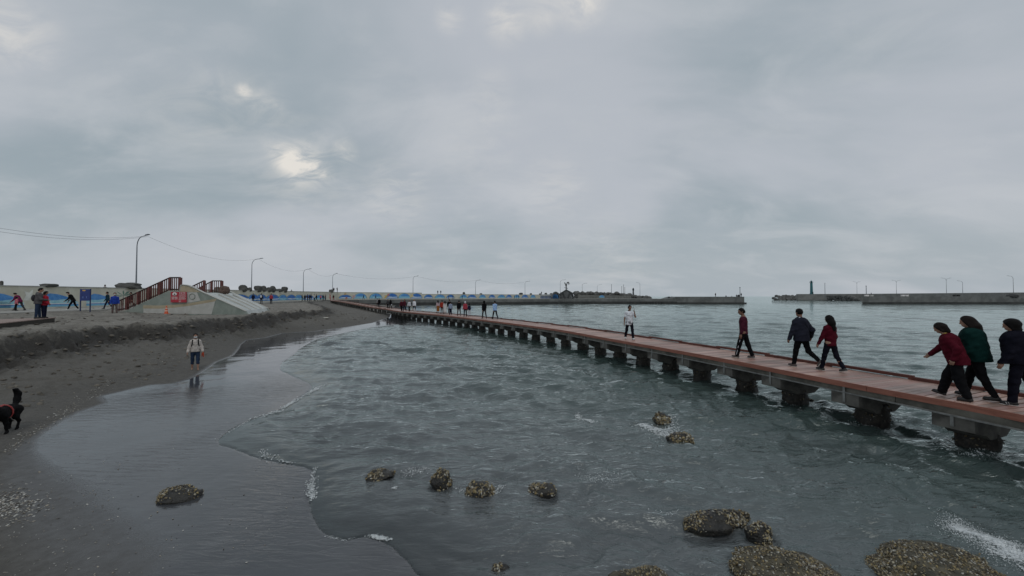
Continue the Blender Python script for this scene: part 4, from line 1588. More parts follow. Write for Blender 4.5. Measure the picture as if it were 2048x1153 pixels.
def build_lighthouse():
    y = 292.0
    x = (1623.0 - 1024) / FPX * y
    teal = mat('lighthouse_teal', (0.020, 0.115, 0.135), (0.035, 0.16, 0.18), 0.8, 0.6)
    dk = mat('lantern_dark', (0.02, 0.035, 0.04))
    o = thing('lighthouse', 'slim teal lighthouse at the tip of the far mole', 'lighthouse', (x, y, 4.9))
    z1 = (593 - 566) * y / FPX + 3.3 - 4.9
    t = MB()
    t.lathe([(1.35, 0), (1.25, 0.5), (0.95, 0.55), (0.78, z1 * .97)], n=16)
    t.build('tower', teal, o, smooth=False)
    g = MB()
    g.lathe([(0.8, z1 * .97 + .004), (1.15, z1), (1.15, z1 + .12), (0.5, z1 + .125)], n=16)
    for k in range(10):
        a = k * math.pi / 5
        g.tube([(1.08 * math.cos(a), 1.08 * math.sin(a), z1 + .1), (1.08 * math.cos(a), 1.08 * math.sin(a), z1 + .8)], .04, 5)
    ring = [(1.08 * math.cos(a * math.pi / 8), 1.08 * math.sin(a * math.pi / 8), z1 + .8) for a in range(17)]
    g.tube(ring, .05, 5)
    g.build('gallery', teal, o)
    l = MB()
    l.lathe([(0.55, z1 + .13), (0.55, z1 + 1.1)], n=10)
    l.build('lantern', dk, o)
    c = MB()
    c.lathe([(0.72, z1 + 1.104), (0.5, z1 + 1.45), (0.08, z1 + 1.7), (0.05, z1 + 2.3)], n=12)
    c.build('lantern_cap', teal, o)
    d = MB()
    d.box((0, -1.27, 1.1), (0.7, 0.2, 1.5))
    d.build('door', dk, o)
    # small beacon on the near rubble
    y = 222.0
    x = (1266.5 - 1024) / FPX * y
    o = thing('beacon_tower', 'small dark beacon tower standing on the rubble end', 'beacon', (x, y, 2.2))
    h = (593 - 577) * y / FPX + 1.1
    t = MB()
    t.lathe([(1.0, 0), (0.9, 1.6), (0.5, 1.8), (0.36, h * .78)], n=12)
    t.build('tower', mat('beacon_grey', (0.05, 0.055, 0.06)), o)
    t = MB()
    t.lathe([(0.55, h * .78 + .004), (0.55, h * .9), (0.3, h), (0.05, h + .3)], n=12)
    t.build('lantern', dk, o)


def build_pavilion():
    y = 176.0
    k = y / FPX
    X = lambda px: (px - 1024) * k
    Z = lambda py: CAM_H + (593 - py) * k
    gm = mat('pavilion_stone', (0.105, 0.110, 0.112), (0.165, 0.170, 0.170), 0.8, 0.85, 0.01, 4)
    dk = mat('pavilion_trim', (0.045, 0.048, 0.05), (0.075, 0.078, 0.08), 1.0, 0.8)
    o = thing('pavilion', 'grey arched pavilion with a pointed gable by the far quay', 'pavilion', (X(1132), y, 2.1))

    def slab(name, prof, d0, d1, m, par=o):
        mb = MB()
        mb.slab([(X(a) - X(1132), Z(b) - 2.1) for a, b in prof], (0, 0, 0), (1, 0, 0), (0, 0, 1), (0, 1, 0), d0, d1)
        return mb.build(name, m, par)

    def arch(cx, w, ytop, ybot, n=10):
        return [(cx + w / 2 * math.cos(math.pi * i / n), ybot - (ybot - ytop) * math.sin(math.pi * i / n)) for i in range(n + 1)]

    def arch_band(name, cx, w, ytop, ybot, th, d0, d1, m):
        outer = arch(cx, w, ytop, ybot)
        inner = arch(cx, w - 2 * th, ytop + th, ybot)[::-1]
        return slab(name, outer + inner, d0, d1, m)
    slab('gable_wall', [(1124, 599), (1141, 599), (1146, 588), (1133, 580.6), (1121, 587)], 0.5, 1.2, gm)
    slab('roof_edge', [(1118, 588.4), (1133, 579.2), (1148.5, 587.2), (1148.5, 588.8), (1133, 581.0), (1118.5, 590.2)], 0.2, 1.6, dk)
    arch_band('arch', 1124.5, 12.5, 584.5, 599.5, 2.0, 0.0, 2.5, dk)
    arch_band('arch', 1142, 12.5, 584.5, 599.5, 2.0, -0.02, 2.48, dk)
    arch_band('arch', 1111.5, 17, 583.5, 599.5, 1.3, -0.6, 3.0, gm)
    slab('back_wall', [(1104, 599), (1120, 599), (1120, 586), (1112, 584.5), (1104, 590)], 4.0, 4.4, gm)
    slab('blue_mural', [(1105, 598), (1119, 598), (1119, 591), (1112, 588.5), (1106, 592)], 3.9, 3.99, paint('mural_blue', (0.035, 0.16, 0.48)))
    slab('pale_panel', [(1121, 598.5), (1128, 598.5), (1128, 590), (1124, 587), (1121, 590)], 3.0, 3.1, paint('mural_white', (0.6, 0.6, 0.6)))
    slab('pale_panel', [(1138, 598.5), (1146, 598.5), (1146, 590), (1142, 587), (1138, 590)], 3.0, 3.1, paint('mural_white', (0.6, 0.6, 0.6)))
    for k_ in range(9):
        px = 1121 + k_ * 3.2
        slab('baluster', [(px, 599.4), (px + .8, 599.4), (px + .8, 594), (px, 594)], -1.2, -1.0, dk)
    # statue on the gable
    s = thing('statue', 'dark curled hook shaped statue on top of the pavilion gable', 'statue', (X(1133), y + 1, Z(580)))
    mb = MB()
    mb.tube([(0, 0, 0), (0, 0, 1.5), (-.25, 0, 2.4), (-.6, 0, 3.1), (-.85, 0, 3.5)], [.26, .24, .26, .24, .10], 8)
    mb.build('stem', dk, s)
    mb = MB()
    mb.tube([(.05, 0, 1.2), (.25, 0, 2.6), (.55, 0, 3.4), (.95, 0, 3.55), (1.25, 0, 3.2), (1.3, 0, 2.7), (1.15, 0, 2.4)], [.16, .2, .26, .3, .28, .22, .1], 8)
    mb.build('curled_head', dk, s)
    mb = MB()
    mb.tube([(-.05, 0, .8), (-.6, 0, .95), (-.95, 0, 1.2)], [.14, .1, .04], 6)
    mb.build('fin', dk, s)
    mb = MB()
    mb.tube([(.1, 0, .9), (.55, 0, .75), (.8, 0, .45)], [.14, .14, .06], 6)
    mb.build('fin', dk, s)
    # low balustrade with blue gaps leading up to the pavilion
    f = thing('balustrade', 'pale balustrade with dark blue gaps leading to the pavilion', 'balustrade', (X(1092), y + 2, 2.1))
    def fs(name, a, b, c, d, d0, d1, m):
        mb = MB()
        mb.slab([(X(a) - X(1092), Z(d) - 2.1), (X(b) - X(1092), Z(d) - 2.1), (X(b) - X(1092), Z(c) - 2.1), (X(a) - X(1092), Z(c) - 2.1)], (0, 0, 0), (1, 0, 0), (0, 0, 1), (0, 1, 0), d0, d1)
        mb.build(name, m, f)
    pale = mat('balustrade_pale', (0.34, 0.36, 0.36), (0.44, 0.46, 0.45), 1.0, 0.8)
    fs('top_rail', 1081, 1104, 589.2, 592.2, 0, .5, pale)
    fs('bottom_rail', 1081, 1104, 597.6, 599.6, 0, .5, pale)
    fs('backing', 1081, 1104, 592, 598, .6, .7, paint('mural_deep_blue', (0.02, 0.08, 0.34)))
    for i in range(9):
        fs('baluster', 1081 + i * 2.75, 1082.1 + i * 2.75, 592.2, 597.6, .1, .4, pale)


# ------------------------------------------------------------------ slide, signs, cone, platform
def build_slide():
    Y0 = 32.0
    X = lambda px, y=Y0: (px - 1024) / FPX * y
    Zp = lambda py, y=Y0: CAM_H + (593 - py) * y / FPX
    green = mat('slide_pebble_green', (0.215, 0.250, 0.220), (0.30, 0.33, 0.295), 1.2, 0.85, 0.004, 40)
    white = mat('slide_terrazzo', (0.42, 0.44, 0.42), (0.55, 0.56, 0.54), 1.0, 0.5, 0.001, 30)
    tan = mat('slide_tan', (0.36, 0.30, 0.20), (0.45, 0.38, 0.27), 1.5, 0.8, 0.003, 40)
    hullm = mat('slide_grey_inlay', (0.44, 0.435, 0.40), (0.53, 0.52, 0.49), 1.5, 0.8, 0.003, 40)
    edge = mat('slide_pale_edge', (0.46, 0.45, 0.41), (0.56, 0.55, 0.51), 1.5, 0.7)
    wood = mat('railing_red_wood', (0.090, 0.024, 0.020), (0.150, 0.045, 0.038), 3.0, 0.6)
    dwood = mat('railing_dark_wood', (0.022, 0.012, 0.010), (0.045, 0.022, 0.018), 3.0, 0.6)
    dvec = np.array([-3.6, 8.6])
    dvec = dvec / np.linalg.norm(dvec)
    D = 8.6
    x0 = X(250)
    o = thing('concrete_slide', 'grey green concrete beach slide with stairs and a boat inlaid on its side', 'slide', (x0, Y0, 0))
    q = lambda px, py: (X(px) - x0, Zp(py))
    zb = 1.2
    side = [(X(248) - x0, zb), q(248, 624), q(335, 583), q(358, 583), q(359.5, 572), q(366, 570.3), q(375, 571.5), q(388, 576.5), q(407, 586), q(491, 622.5), (X(506) - x0, zb)]

    def lift(prof, d0, d1, name, m, shift=0.0):
        """profile carried along the depth of the slide"""
        v, f = [], []
        n = len(prof)
        for d in (d0, d1):
            for a, b in prof:
                v.append((a + dvec[0] * d, dvec[1] * d, b))
        f = [tuple(range(n - 1, -1, -1)), tuple(range(n, 2 * n))] + [(i, (i + 1) % n, n + (i + 1) % n, n + i) for i in range(n)]
        mb = MB()
        mb.add(v, f)
        return mb.build(name, m, o)
    # side walls
    lift(side, 0.0, 0.35, 'side_wall', green)
    lift(side, D, D + 0.35, 'side_wall', green)
    # body between: steps, landing, run
    run = [(X(340) - x0, zb), q(340, 584.5), q(404, 585.5), q(424, 592), q(470, 613), q(490, 622.2), (X(500) - x0, zb)]
    lift(run, 0.36, D - 0.01, 'slide_run', white)
    n = 9
    for k in range(n):
        a0 = X(252 + 88 * k / n) - x0
        a1 = X(252 + 88 * (k + 1) / n) - x0 - 0.01
        zt = Zp(623 - 38.5 * (k + 1) / n)
        lift([(a0, zb), (a0, zt), (a1, zt), (a1, zb)], 0.36, D - 0.01, 'step', green)
    # raised dividers between the lanes
    for d in (2.2, 4.3, 6.4):
        lift([q(420, 589.6), q(421, 587.6), q(470, 610.6), q(489, 620.0), q(489, 622.6), q(470, 613.6)], d - .10, d + .10, 'lane_divider', edge)
    # pale rim along the slope of both walls
    rim = [q(360, 570.6), q(366, 569.2), q(375, 570.3), q(388, 575.4), q(407, 585.0), q(492, 622.0), q(492, 623.3), q(407, 586.2), q(388, 576.7), q(375, 571.7), q(366, 570.6), q(361, 571.8)]
    lift(rim, -0.05, 0.40, 'rim', edge)
    lift(rim, D - 0.05, D + 0.40, 'rim', edge)
    # inlay on the near side
    def inlay(name, pts, m, pr):
        mb = MB()
        pts = [q(*p) for p in pts]
        n_ = len(pts)
        a = sum(pts[i][0] * pts[(i + 1) % n_][1] - pts[(i + 1) % n_][0] * pts[i][1] for i in range(n_))
        if a < 0:
            pts = pts[::-1]
        mb.add([(p[0], -pr, p[1]) for p in pts] + [(p[0], 0.05, p[1]) for p in pts], [tuple(range(n_))] + [((i + 1) % n_, i, n_ + i, n_ + (i + 1) % n_) for i in range(n_)])
        return mb.build(name, m, o)
    inlay('boat_hull', [(287.5, 617), (320, 617.2), (350, 615.2), (380, 611.5), (405, 607.5), (431, 602.5), (424, 629), (288, 626.5)], hullm, .008)
    inlay('boat_stripe', [(287, 611), (318, 611.6), (348, 610), (378, 607), (404, 602.5), (433, 598), (431.5, 603), (405, 608), (380, 612), (350, 615.8), (320, 617.8), (287, 617.5)], tan, .014)
    inlay('boat_cabin', [(358, 607), (358, 585.5), (394, 585.3), (401, 601.5), (380, 605.5)], hullm, .009)
    inlay('boat_bow_line', [(431, 602.5), (432.2, 602), (425.5, 629), (424, 629)], green, .016)
    inlay('top_band', [(360, 584), (361, 573.5), (366, 571.6), (375, 572.9), (388, 578), (402, 585)], tan, .006)
    ring = MB()
    cx, cz = q(385, 593.3)
    k_ = Y0 / FPX
    pts = [(cx + 5.6 * k_ * math.cos(a * math.pi / 10), -.018, cz + 5.6 * k_ * math.sin(a * math.pi / 10)) for a in range(21)]
    ring.tube(pts, .035, 6)
    ring.build('porthole', green, o)
    # sand blown over the toe is part of the terrain; crest of the far wall shows tan
    # railings
    def rail(d, pts, post_px, name='railing', posts_thick=()):
        r = MB()
        tp = []
        for px, pyt, pyb in pts:
            a, zt = q(px, pyt)
            tp.append((a + dvec[0] * d, dvec[1] * d, zt))
        r.tube(tp, 0.06, 4)
        rl = r.build('top_rail', dwood, o)
        for px in post_px:
            xs = [p[0] for p in pts]
            pyt = np.interp(px, xs, [p[1] for p in pts])
            pyb = np.interp(px, xs, [p[2] for p in pts])
            a, zt = q(px, pyt)
            _, zbm = q(px, pyb)
            thick = any(abs(px - t) < 0.6 for t in posts_thick)
            s_ = 0.17 if thick else 0.055
            mb = MB()
            mb.box((a + dvec[0] * d, dvec[1] * d, (zt + zbm) / 2), (s_, s_, zt - zbm))
            mb.build('post' if thick else 'baluster', wood, o)
        lo = MB()
        lo.tube([(q(px, pyb)[0] + dvec[0] * d, dvec[1] * d, q(px, pyb)[1] + .12) for px, pyt, pyb in pts], 0.05, 4)
        lo.build('bottom_rail', dwood, o)
    allp = [232, 236.5, 240.5, 244, 252, 256, 260, 264, 268, 274.5, 279, 283, 287, 291, 296, 301, 305, 309, 313, 318, 323, 327, 331, 337.5, 343, 347, 351, 355, 358.8]
    rail(0.18, [(231, 604.5, 623.5), (252, 595, 620), (337.5, 555.5, 582), (359, 555.5, 582)], allp, posts_thick=(252, 274.5, 296, 318, 337.5, 358.8))
    mp = [270, 280, 290, 300, 310, 320, 330, 340, 350, 355, 360, 365, 371]
    rail(4.3, [(262, 611, 625), (371, 557.5, 584)], mp, posts_thick=(371, 340, 310))
    rail(8.2, [(262, 606, 622), (357, 555, 583), (381, 555, 583)], [270, 280, 290, 300, 310, 320, 330, 337, 343, 349, 355, 362, 367, 372, 377, 381], posts_thick=(355, 381, 330, 300))
    # brown lump by the landing
    me, _ = boulder_mesh('boulder', 123, (1.1, 0.9, 0.95), 0.3, ICO4)
    b = link_mesh('carved_stump', me, mat('brown_stump', (0.07, 0.045, 0.035), (0.15, 0.10, 0.08), 9, 0.9, 0.02, 20), loc=(x0 + q(391, 577)[0] + dvec[0] * 5.0 + .75, Y0 + dvec[1] * 5.0, Zp(580)))
    tag(b, 'brown rough stump shaped lump on the slide landing', 'stump')
    # warning sign
    red = mat('sign_red', (0.42, 0.025, 0.045), (0.48, 0.04, 0.06), 2, 0.5)
    wt = mat('sign_white', (0.74, 0.70, 0.68), (0.80, 0.77, 0.75), 2, 0.5)
    blk = mat('sign_black', (0.03, 0.03, 0.03))
    yy = Y0 - 0.12
    s = thing('warning_sign', 'red warning sign with white lettering on the slide wall', 'sign', (X(342, yy), yy, Zp(605, yy)))
    ox, oz = X(342, yy), Zp(605, yy)
    def board(name, a0, b0, a1, b1, m, pr, th=.03):
        mb = MB()
        ax, az = X(a0, yy) - ox, Zp(b0, yy) - oz
        bx, bz = X(a1, yy) - ox, Zp(b1, yy) - oz
        mb.box(((ax + bx) / 2, -pr + th / 2, (az + bz) / 2), (abs(bx - ax), th, abs(bz - az)))
        return mb.build(name, m, s)
    board('sign_board', 342, 584.3, 356.6, 605.2, red, 0.02, .04)
    board('sign_board', 357.0, 584.3, 373.2, 605.2, red, 0.02, .04)
    disc = MB()
    c = (X(349.8, yy) - ox, -.028, Zp(588.6, yy) - oz)
    n_ = 20
    disc.add([(c[0] + .19 * math.cos(a * 2 * math.pi / n_), c[1], c[2] + .155 * math.sin(a * 2 * math.pi / n_)) for a in range(n_)], [tuple(range(n_))[::1]])
    disc.build('pictogram_disc', wt, s)
    board('pictogram_swimmer', 349.0, 587.4, 350.6, 590.4, blk, .032, .003)
    board('pictogram_bar', 347.2, 590.1, 353.2, 591.3, blk, .036, .003)
    rng = np.random.default_rng(8)
    def glyph_row(a0, a1, b0, b1, nn):
        mb = MB()
        wpx = (a1 - a0) / nn
        for i in range(nn):
            u0 = a0 + i * wpx + wpx * .08
            u1 = u0 + wpx * .8
            for st in range(4):
                f0 = b0 + (b1 - b0) * st / 4 + (b1 - b0) * .05
                hh = (b1 - b0) * .13
                uu0, uu1 = u0 + (u1 - u0) * rng.uniform(0, .25), u1 - (u1 - u0) * rng.uniform(0, .25)
                mb.box(((X((uu0 + uu1) / 2, yy)) - ox, -.0235, Zp(f0 + hh / 2, yy) - oz), ((uu1 - uu0) * yy / FPX, .003, hh * yy / FPX))
            for vv in (u0 + (u1 - u0) * rng.uniform(.15, .4), u0 + (u1 - u0) * rng.uniform(.6, .9)):
                mb.box((X(vv, yy) - ox, -.0262, Zp((b0 + b1) / 2, yy) - oz), (wpx * .12 * yy / FPX, .003, (b1 - b0) * .9 * yy / FPX))
        o_ = mb.build('lettering', wt, s)
        o_['kind'] = 'stuff'
    glyph_row(343.8, 356, 593.9, 596.3, 4)
    glyph_row(343.8, 356, 596.9, 599.3, 4)
    glyph_row(358.8, 371.8, 585.3, 587.8, 4)
    for i, (b, e) in enumerate([(589.2, 372), (591.2, 372), (593.0, 372), (594.8, 371), (596.6, 372), (598.2, 372)]):
        glyph_row(358.2, e, b, b + 1.1, 11)
    glyph_row(358.2, 363.5, 600.0, 601.2, 4)
    glyph_row(358.2, 362.5, 602.8, 604.2, 4)
    # traffic cone
    c = np.array([X(333.5, 31.0), 31.0, max(ground_z(X(333.5, 31.0) + a_, 31.0 + b_) for a_ in (-.3, 0, .3) for b_ in (-.3, 0, .3))])
    cone = thing('traffic_cone', 'orange traffic cone with pale bands in front of the slide', 'traffic cone', tuple(c + np.array([0, 0, -.01])))
    org = mat('cone_orange', (0.62, 0.10, 0.035), (0.70, 0.14, 0.05), 4, 0.5)
    mb = MB()
    mb.box((0, 0, .025), (.36, .36, .05), bevel=.01)
    mb.build('base', org, cone)
    mb = MB()
    mb.lathe([(.14, .052), (.035, .68), (.03, .70)], n=16)
    mb.build('cone_body', org, cone, smooth=False)
    for z in (.24, .45):
        mb = MB()
        r0, r1 = .14 - .105 * (z - .05) / .63 + .003, .14 - .105 * (z + .08 - .05) / .63 + .003
        mb.lathe([(r0, z), (r1, z + .08)], n=16)
        mb.build('reflective_band', mat('cone_band', (0.70, 0.42, 0.34)), cone)
    # blue notice board
    y = 31.0
    xx = (170.5 - 1024) / FPX * y
    zg = ground_z(xx, y)
    s = thing('notice_board', 'dark blue notice board on two legs before the mural wall', 'sign', (xx, y, zg))
    bl = mat('notice_blue', (0.018, 0.035, 0.17), (0.025, 0.05, 0.22), 2, 0.5)
    k = y / FPX
    zt = CAM_H + (593 - 579) * k - zg
    zm = CAM_H + (593 - 602) * k - zg
    mb = MB()
    mb.box((0, 0, (zt + zm) / 2), (20 * k, .05, zt - zm))
    mb.build('board', bl, s)
    for sx in (-1, 1):
        mb = MB()
        mb.box((sx * 9.8 * k, .03, zt / 2), (.06, .06, zt + .06))
        mb.build('leg', mat('notice_leg', (0.03, 0.04, 0.10)), s)
    mb = MB()
    mb.add([(3.6 * k * math.cos(a * math.pi / 8) - 2.0 * k, -.029, zt - 2.6 * k + 1.2 * k * math.sin(a * math.pi / 8)) for a in range(16)], [tuple(range(16))])
    mb.build('emblem', mat('notice_yellow', (0.62, 0.36, 0.08)), s)
    for sx in (-1, 1):
        mb = MB()
        mb.box((sx * 3.6 * k, -.029, zm + 7 * k), (1.6 * k, .003, 4 * k))
        mb.build('printed_figure', mat('notice_print', (0.12, 0.18, 0.42)), s)
    # timber platform in the sand
    c1, c0 = P(112, 635.2, 2.02), P(-30, 650, 2.02)
    c2 = P(-30, 632.5, 2.02)
    plat = thing('timber_platform', 'low pinkish timber platform under the embracing couple', 'platform', (c1[0], c1[1], 0))
    pw = mat('platform_wood', (0.26, 0.185, 0.16), (0.36, 0.27, 0.235), 2.5, 0.75, 0.002, 30)
    a, b, d = c1[:2] - c1[:2], c0[:2] - c1[:2], c2[:2] - c1[:2]
    t = b / np.linalg.norm(b)
    nrm = np.array([-t[1], t[0]])
    if nrm @ d < 0:
        nrm = -nrm
    width = abs(d @ nrm)
    Lp = np.linalg.norm(b)
    rows = int(width / 0.15)
    for i in range(rows):
        f0 = i * 0.15
        st = f0 * 0.9
        mb = MB()
        p = [t * st + nrm * f0, t * Lp + nrm * f0, t * Lp + nrm * (f0 + .142), t * st + nrm * (f0 + .142)]
        mb.prism([tuple(w_) for w_ in p], 1.985, 2.03)
        mb.build('plank', pw, plat)
    mb = MB()
    p = [t * .06 + nrm * .03, t * Lp + nrm * .03, t * Lp + nrm * (width - .1), t * (.06 + width * .9) + nrm * (width - .1)]
    mb.prism([tuple(w_) for w_ in p], 1.3, 1.98)
    mb.build('joist_frame', mat('joist_dark', (0.03, 0.025, 0.02)), plat)
    # gear on the far mole
    for px, py, w_, h_, m, lab, nm in [(1811, 591, 5, 3, wt, 'white cool box on the mole, of two the one towards the lighthouse', 'cool_box'), (1819, 590.5, 5, 3, wt, 'white cool box on the mole beside its twin', 'cool_box'),
                                       (1916, 591, 5, 3, blk, 'dark crate on the mole below the double armed lamp', 'crate'), (1923, 591, 4, 3, blk, 'smaller dark crate beside another on the mole', 'crate'),
                                       (1738, 591.5, 7, 3, wt, 'white plastic tub at the mole head', 'tub'), (1748, 591, 5, 3, hullm, 'grey tub behind the white one at the mole head', 'tub'), (2032, 591, 24, 6, blk, 'dark heap of nets at the frame edge on the mole', 'net_heap')]:
        y = 163.0
        k = y / FPX
        if nm == 'net_heap':
            me, _ = boulder_mesh('net_heap', 9, (w_ * k, 3.0, h_ * k * 1.6), .3, ICO4)
            o2 = link_mesh(nm, me, m, loc=((px - 1024) * k, y + 1.5, 3.3))
        else:
            mb = MB()
            mb.box((0, 0, h_ * k / 2), (w_ * k, .8, h_ * k), bevel=.05)
            mb.box((0, 0, h_ * k + .04), (w_ * k + .06, .86, .08), bevel=.02)
            o2 = mb.build(nm, m, loc=((px - 1024) * k, y + 1.2, 3.25))
        tag(o2, lab, nm.replace('_', ' '))
    # gear on the near mole
    for i, (px, w_) in enumerate([(1338, 6), (1344, 5), (1477, 4)]):
        y = 168
        k = y / FPX
        me, _ = boulder_mesh('net_heap', 15 + i, (w_ * k, 1.4, 1.4), .3, ICO2)
        o2 = link_mesh('net_heap', me, blk, loc=((px - 1024) * k, y, 2.5 if px < 1400 else 3.4))
        tag(o2, ['dark net heap where the quay meets the raised mole', 'smaller net heap close to the mole ramp', 'small heap of gear by the white pole on the mole'][i], 'net heap')


# ------------------------------------------------------------------ people: signed distance shapes meshed with surface nets
def surface_nets(f, org, vox):
    s = f < 0
    nx, ny, nz = f.shape
    co = [(i, j, k) for i in (0, 1) for j in (0, 1) for k in (0, 1)]
    cnt = np.zeros((nx - 1, ny - 1, nz - 1), np.int8)
    for i, j, k in co:
        cnt += s[i:nx - 1 + i, j:ny - 1 + j, k:nz - 1 + k]
    act = (cnt > 0) & (cnt < 8)
    ids = np.argwhere(act)
    if len(ids) == 0:
        return None
    idx = np.full(act.shape, -1, np.int64)
    idx[act] = np.arange(len(ids))
    val = np.stack([f[ids[:, 0] + i, ids[:, 1] + j, ids[:, 2] + k] for i, j, k in co], 1)
    acc = np.zeros((len(ids), 3))
    n = np.zeros(len(ids))
    for a in range(8):
        for b in range(a + 1, 8):
            d = np.array(co[b]) - np.array(co[a])
            if np.abs(d).sum() != 1:
                continue
            m = (val[:, a] < 0) != (val[:, b] < 0)
            t = val[m, a] / (val[m, a] - val[m, b])
            acc[m] += np.array(co[a]) + t[:, None] * d
            n[m] += 1
    v = (ids + acc / n[:, None]) * vox + org
    qs = []
    for ax in range(3):
        sl0 = [slice(1, -1)] * 3
        sl0[ax] = slice(0, -1)
        sl1 = list(sl0)
        sl1[ax] = slice(1, None)
        a, b = s[tuple(sl0)], s[tuple(sl1)]
        e = np.argwhere(a != b)
        if len(e) == 0:
            continue
        off = np.ones(3, int)
        off[ax] = 0
        e = e + off
        u, w = [(1, 2), (2, 0), (0, 1)][ax]
        du, dw = np.zeros(3, int), np.zeros(3, int)
        du[u] = 1
        dw[w] = 1
        c = [e - du - dw, e - dw, e, e - du]
        q = np.stack([idx[tuple(k.T)] for k in c], 1)
        ins = s[tuple(e.T)]
        q[~ins] = q[~ins][:, ::-1]
        qs.append(q)
    q = np.vstack(qs)
    return v, q[(q >= 0).all(1)]


class Sdf:
    def __init__(self):
        self.p = []
        self.cuts = []
        self.fold = 0.0

    def cap(self, a, b, ra, rb=None, k=0.02, flat=None):
        """tapered capsule; flat=(axis, factor) squashes it about its first point"""
        self.p.append(('c', np.array(a, float), np.array(b, float), ra, ra if rb is None else rb, k, flat))
        return self

    def ell(self, c, r, k=0.02, rot=None):
        self.p.append(('e', np.array(c, float), np.array(r, float), rot, None, k, None))
        return self

    def cut(self, o, n):
        self.cuts.append((np.array(o, float), np.array(n, float)))
        return self

    def mesh(self, vox):
        for _ in range(4):
            r = self._mesh(vox)
            if r is not None and len(r[1]) > 3:
                return r
            vox *= 0.6
        raise RuntimeError('shape too thin to mesh')

    def _mesh(self, vox):
        lo = np.full(3, 1e9)
        hi = -lo
        bb = []
        for t in self.p:
            if t[0] == 'c':
                r = max(t[3], t[4])
                l, h = np.minimum(t[1], t[2]) - r, np.maximum(t[1], t[2]) + r
            else:
                r = t[2].max()
                l, h = t[1] - r, t[1] + r
            bb.append((l, h))
            lo, hi = np.minimum(lo, l), np.maximum(hi, h)
        lo = lo - 3 * vox
        n = np.ceil((hi - lo) / vox).astype(int) + 4
        ax = [lo[i] + vox * np.arange(n[i]) for i in range(3)]
        f = np.full(tuple(n), 0.12)
        for t, (l, h) in zip(self.p, bb):
            mg = t[5] + 2 * vox
            i0 = np.maximum(((l - mg - lo) / vox).astype(int), 0)
            i1 = np.minimum(((h + mg - lo) / vox).astype(int) + 2, n)
            sl = tuple(slice(a, b) for a, b in zip(i0, i1))
            gx, gy, gz = np.meshgrid(*[ax[i][sl[i]] for i in range(3)], indexing='ij')
            p = np.stack([gx, gy, gz], -1)
            if t[0] == 'c':
                a, b, ra, rb, flat = t[1], t[2], t[3], t[4], t[6]
                if flat is not None:
                    fa = np.ones(3)
                    fa[flat[0]] = flat[1]
                    p = a + (p - a) * fa
                    b = a + (b - a) * fa
                ba = b - a
                tt = np.clip(((p - a) @ ba) / max(ba @ ba, 1e-9), 0, 1)
                d = np.linalg.norm(p - a - tt[..., None] * ba, axis=-1) - (ra + (rb - ra) * tt)
            else:
                qv = p - t[1]
                if t[3] is not None:
                    qv = qv @ t[3]
                k0 = np.linalg.norm(qv / t[2], axis=-1)
                k1 = np.linalg.norm(qv / t[2] ** 2, axis=-1)
                d = k0 * (k0 - 1) / np.maximum(k1, 1e-6)
            k = t[5]
            g = f[sl]
            hh = np.clip(0.5 + 0.5 * (g - d) / k, 0, 1)
            f[sl] = g * (1 - hh) + d * hh - k * hh * (1 - hh)
        gx, gy, gz = np.meshgrid(*ax, indexing='ij')
        if self.fold:
            f = f + self.fold * (np.sin(34 * gz + 9 * gx + 4 * np.sin(13 * gx + 7 * gy)) * 0.6 + np.sin(23 * gx - 17 * gz + 11 * gy + 2 * np.sin(9 * gz)) * 0.5 + 0.4 * np.sin(61 * gz + 31 * gy))
        for o, nn in self.cuts:
            nn = nn / np.linalg.norm(nn)
            f = np.maximum(f, (gx - o[0]) * nn[0] + (gy - o[1]) * nn[1] + (gz - o[2]) * nn[2])
        return surface_nets(f, lo, vox)


def rotx(v, a):
    c, s = math.cos(a), math.sin(a)
    return np.array([v[0], v[1] * c - v[2] * s, v[1] * s + v[2] * c])


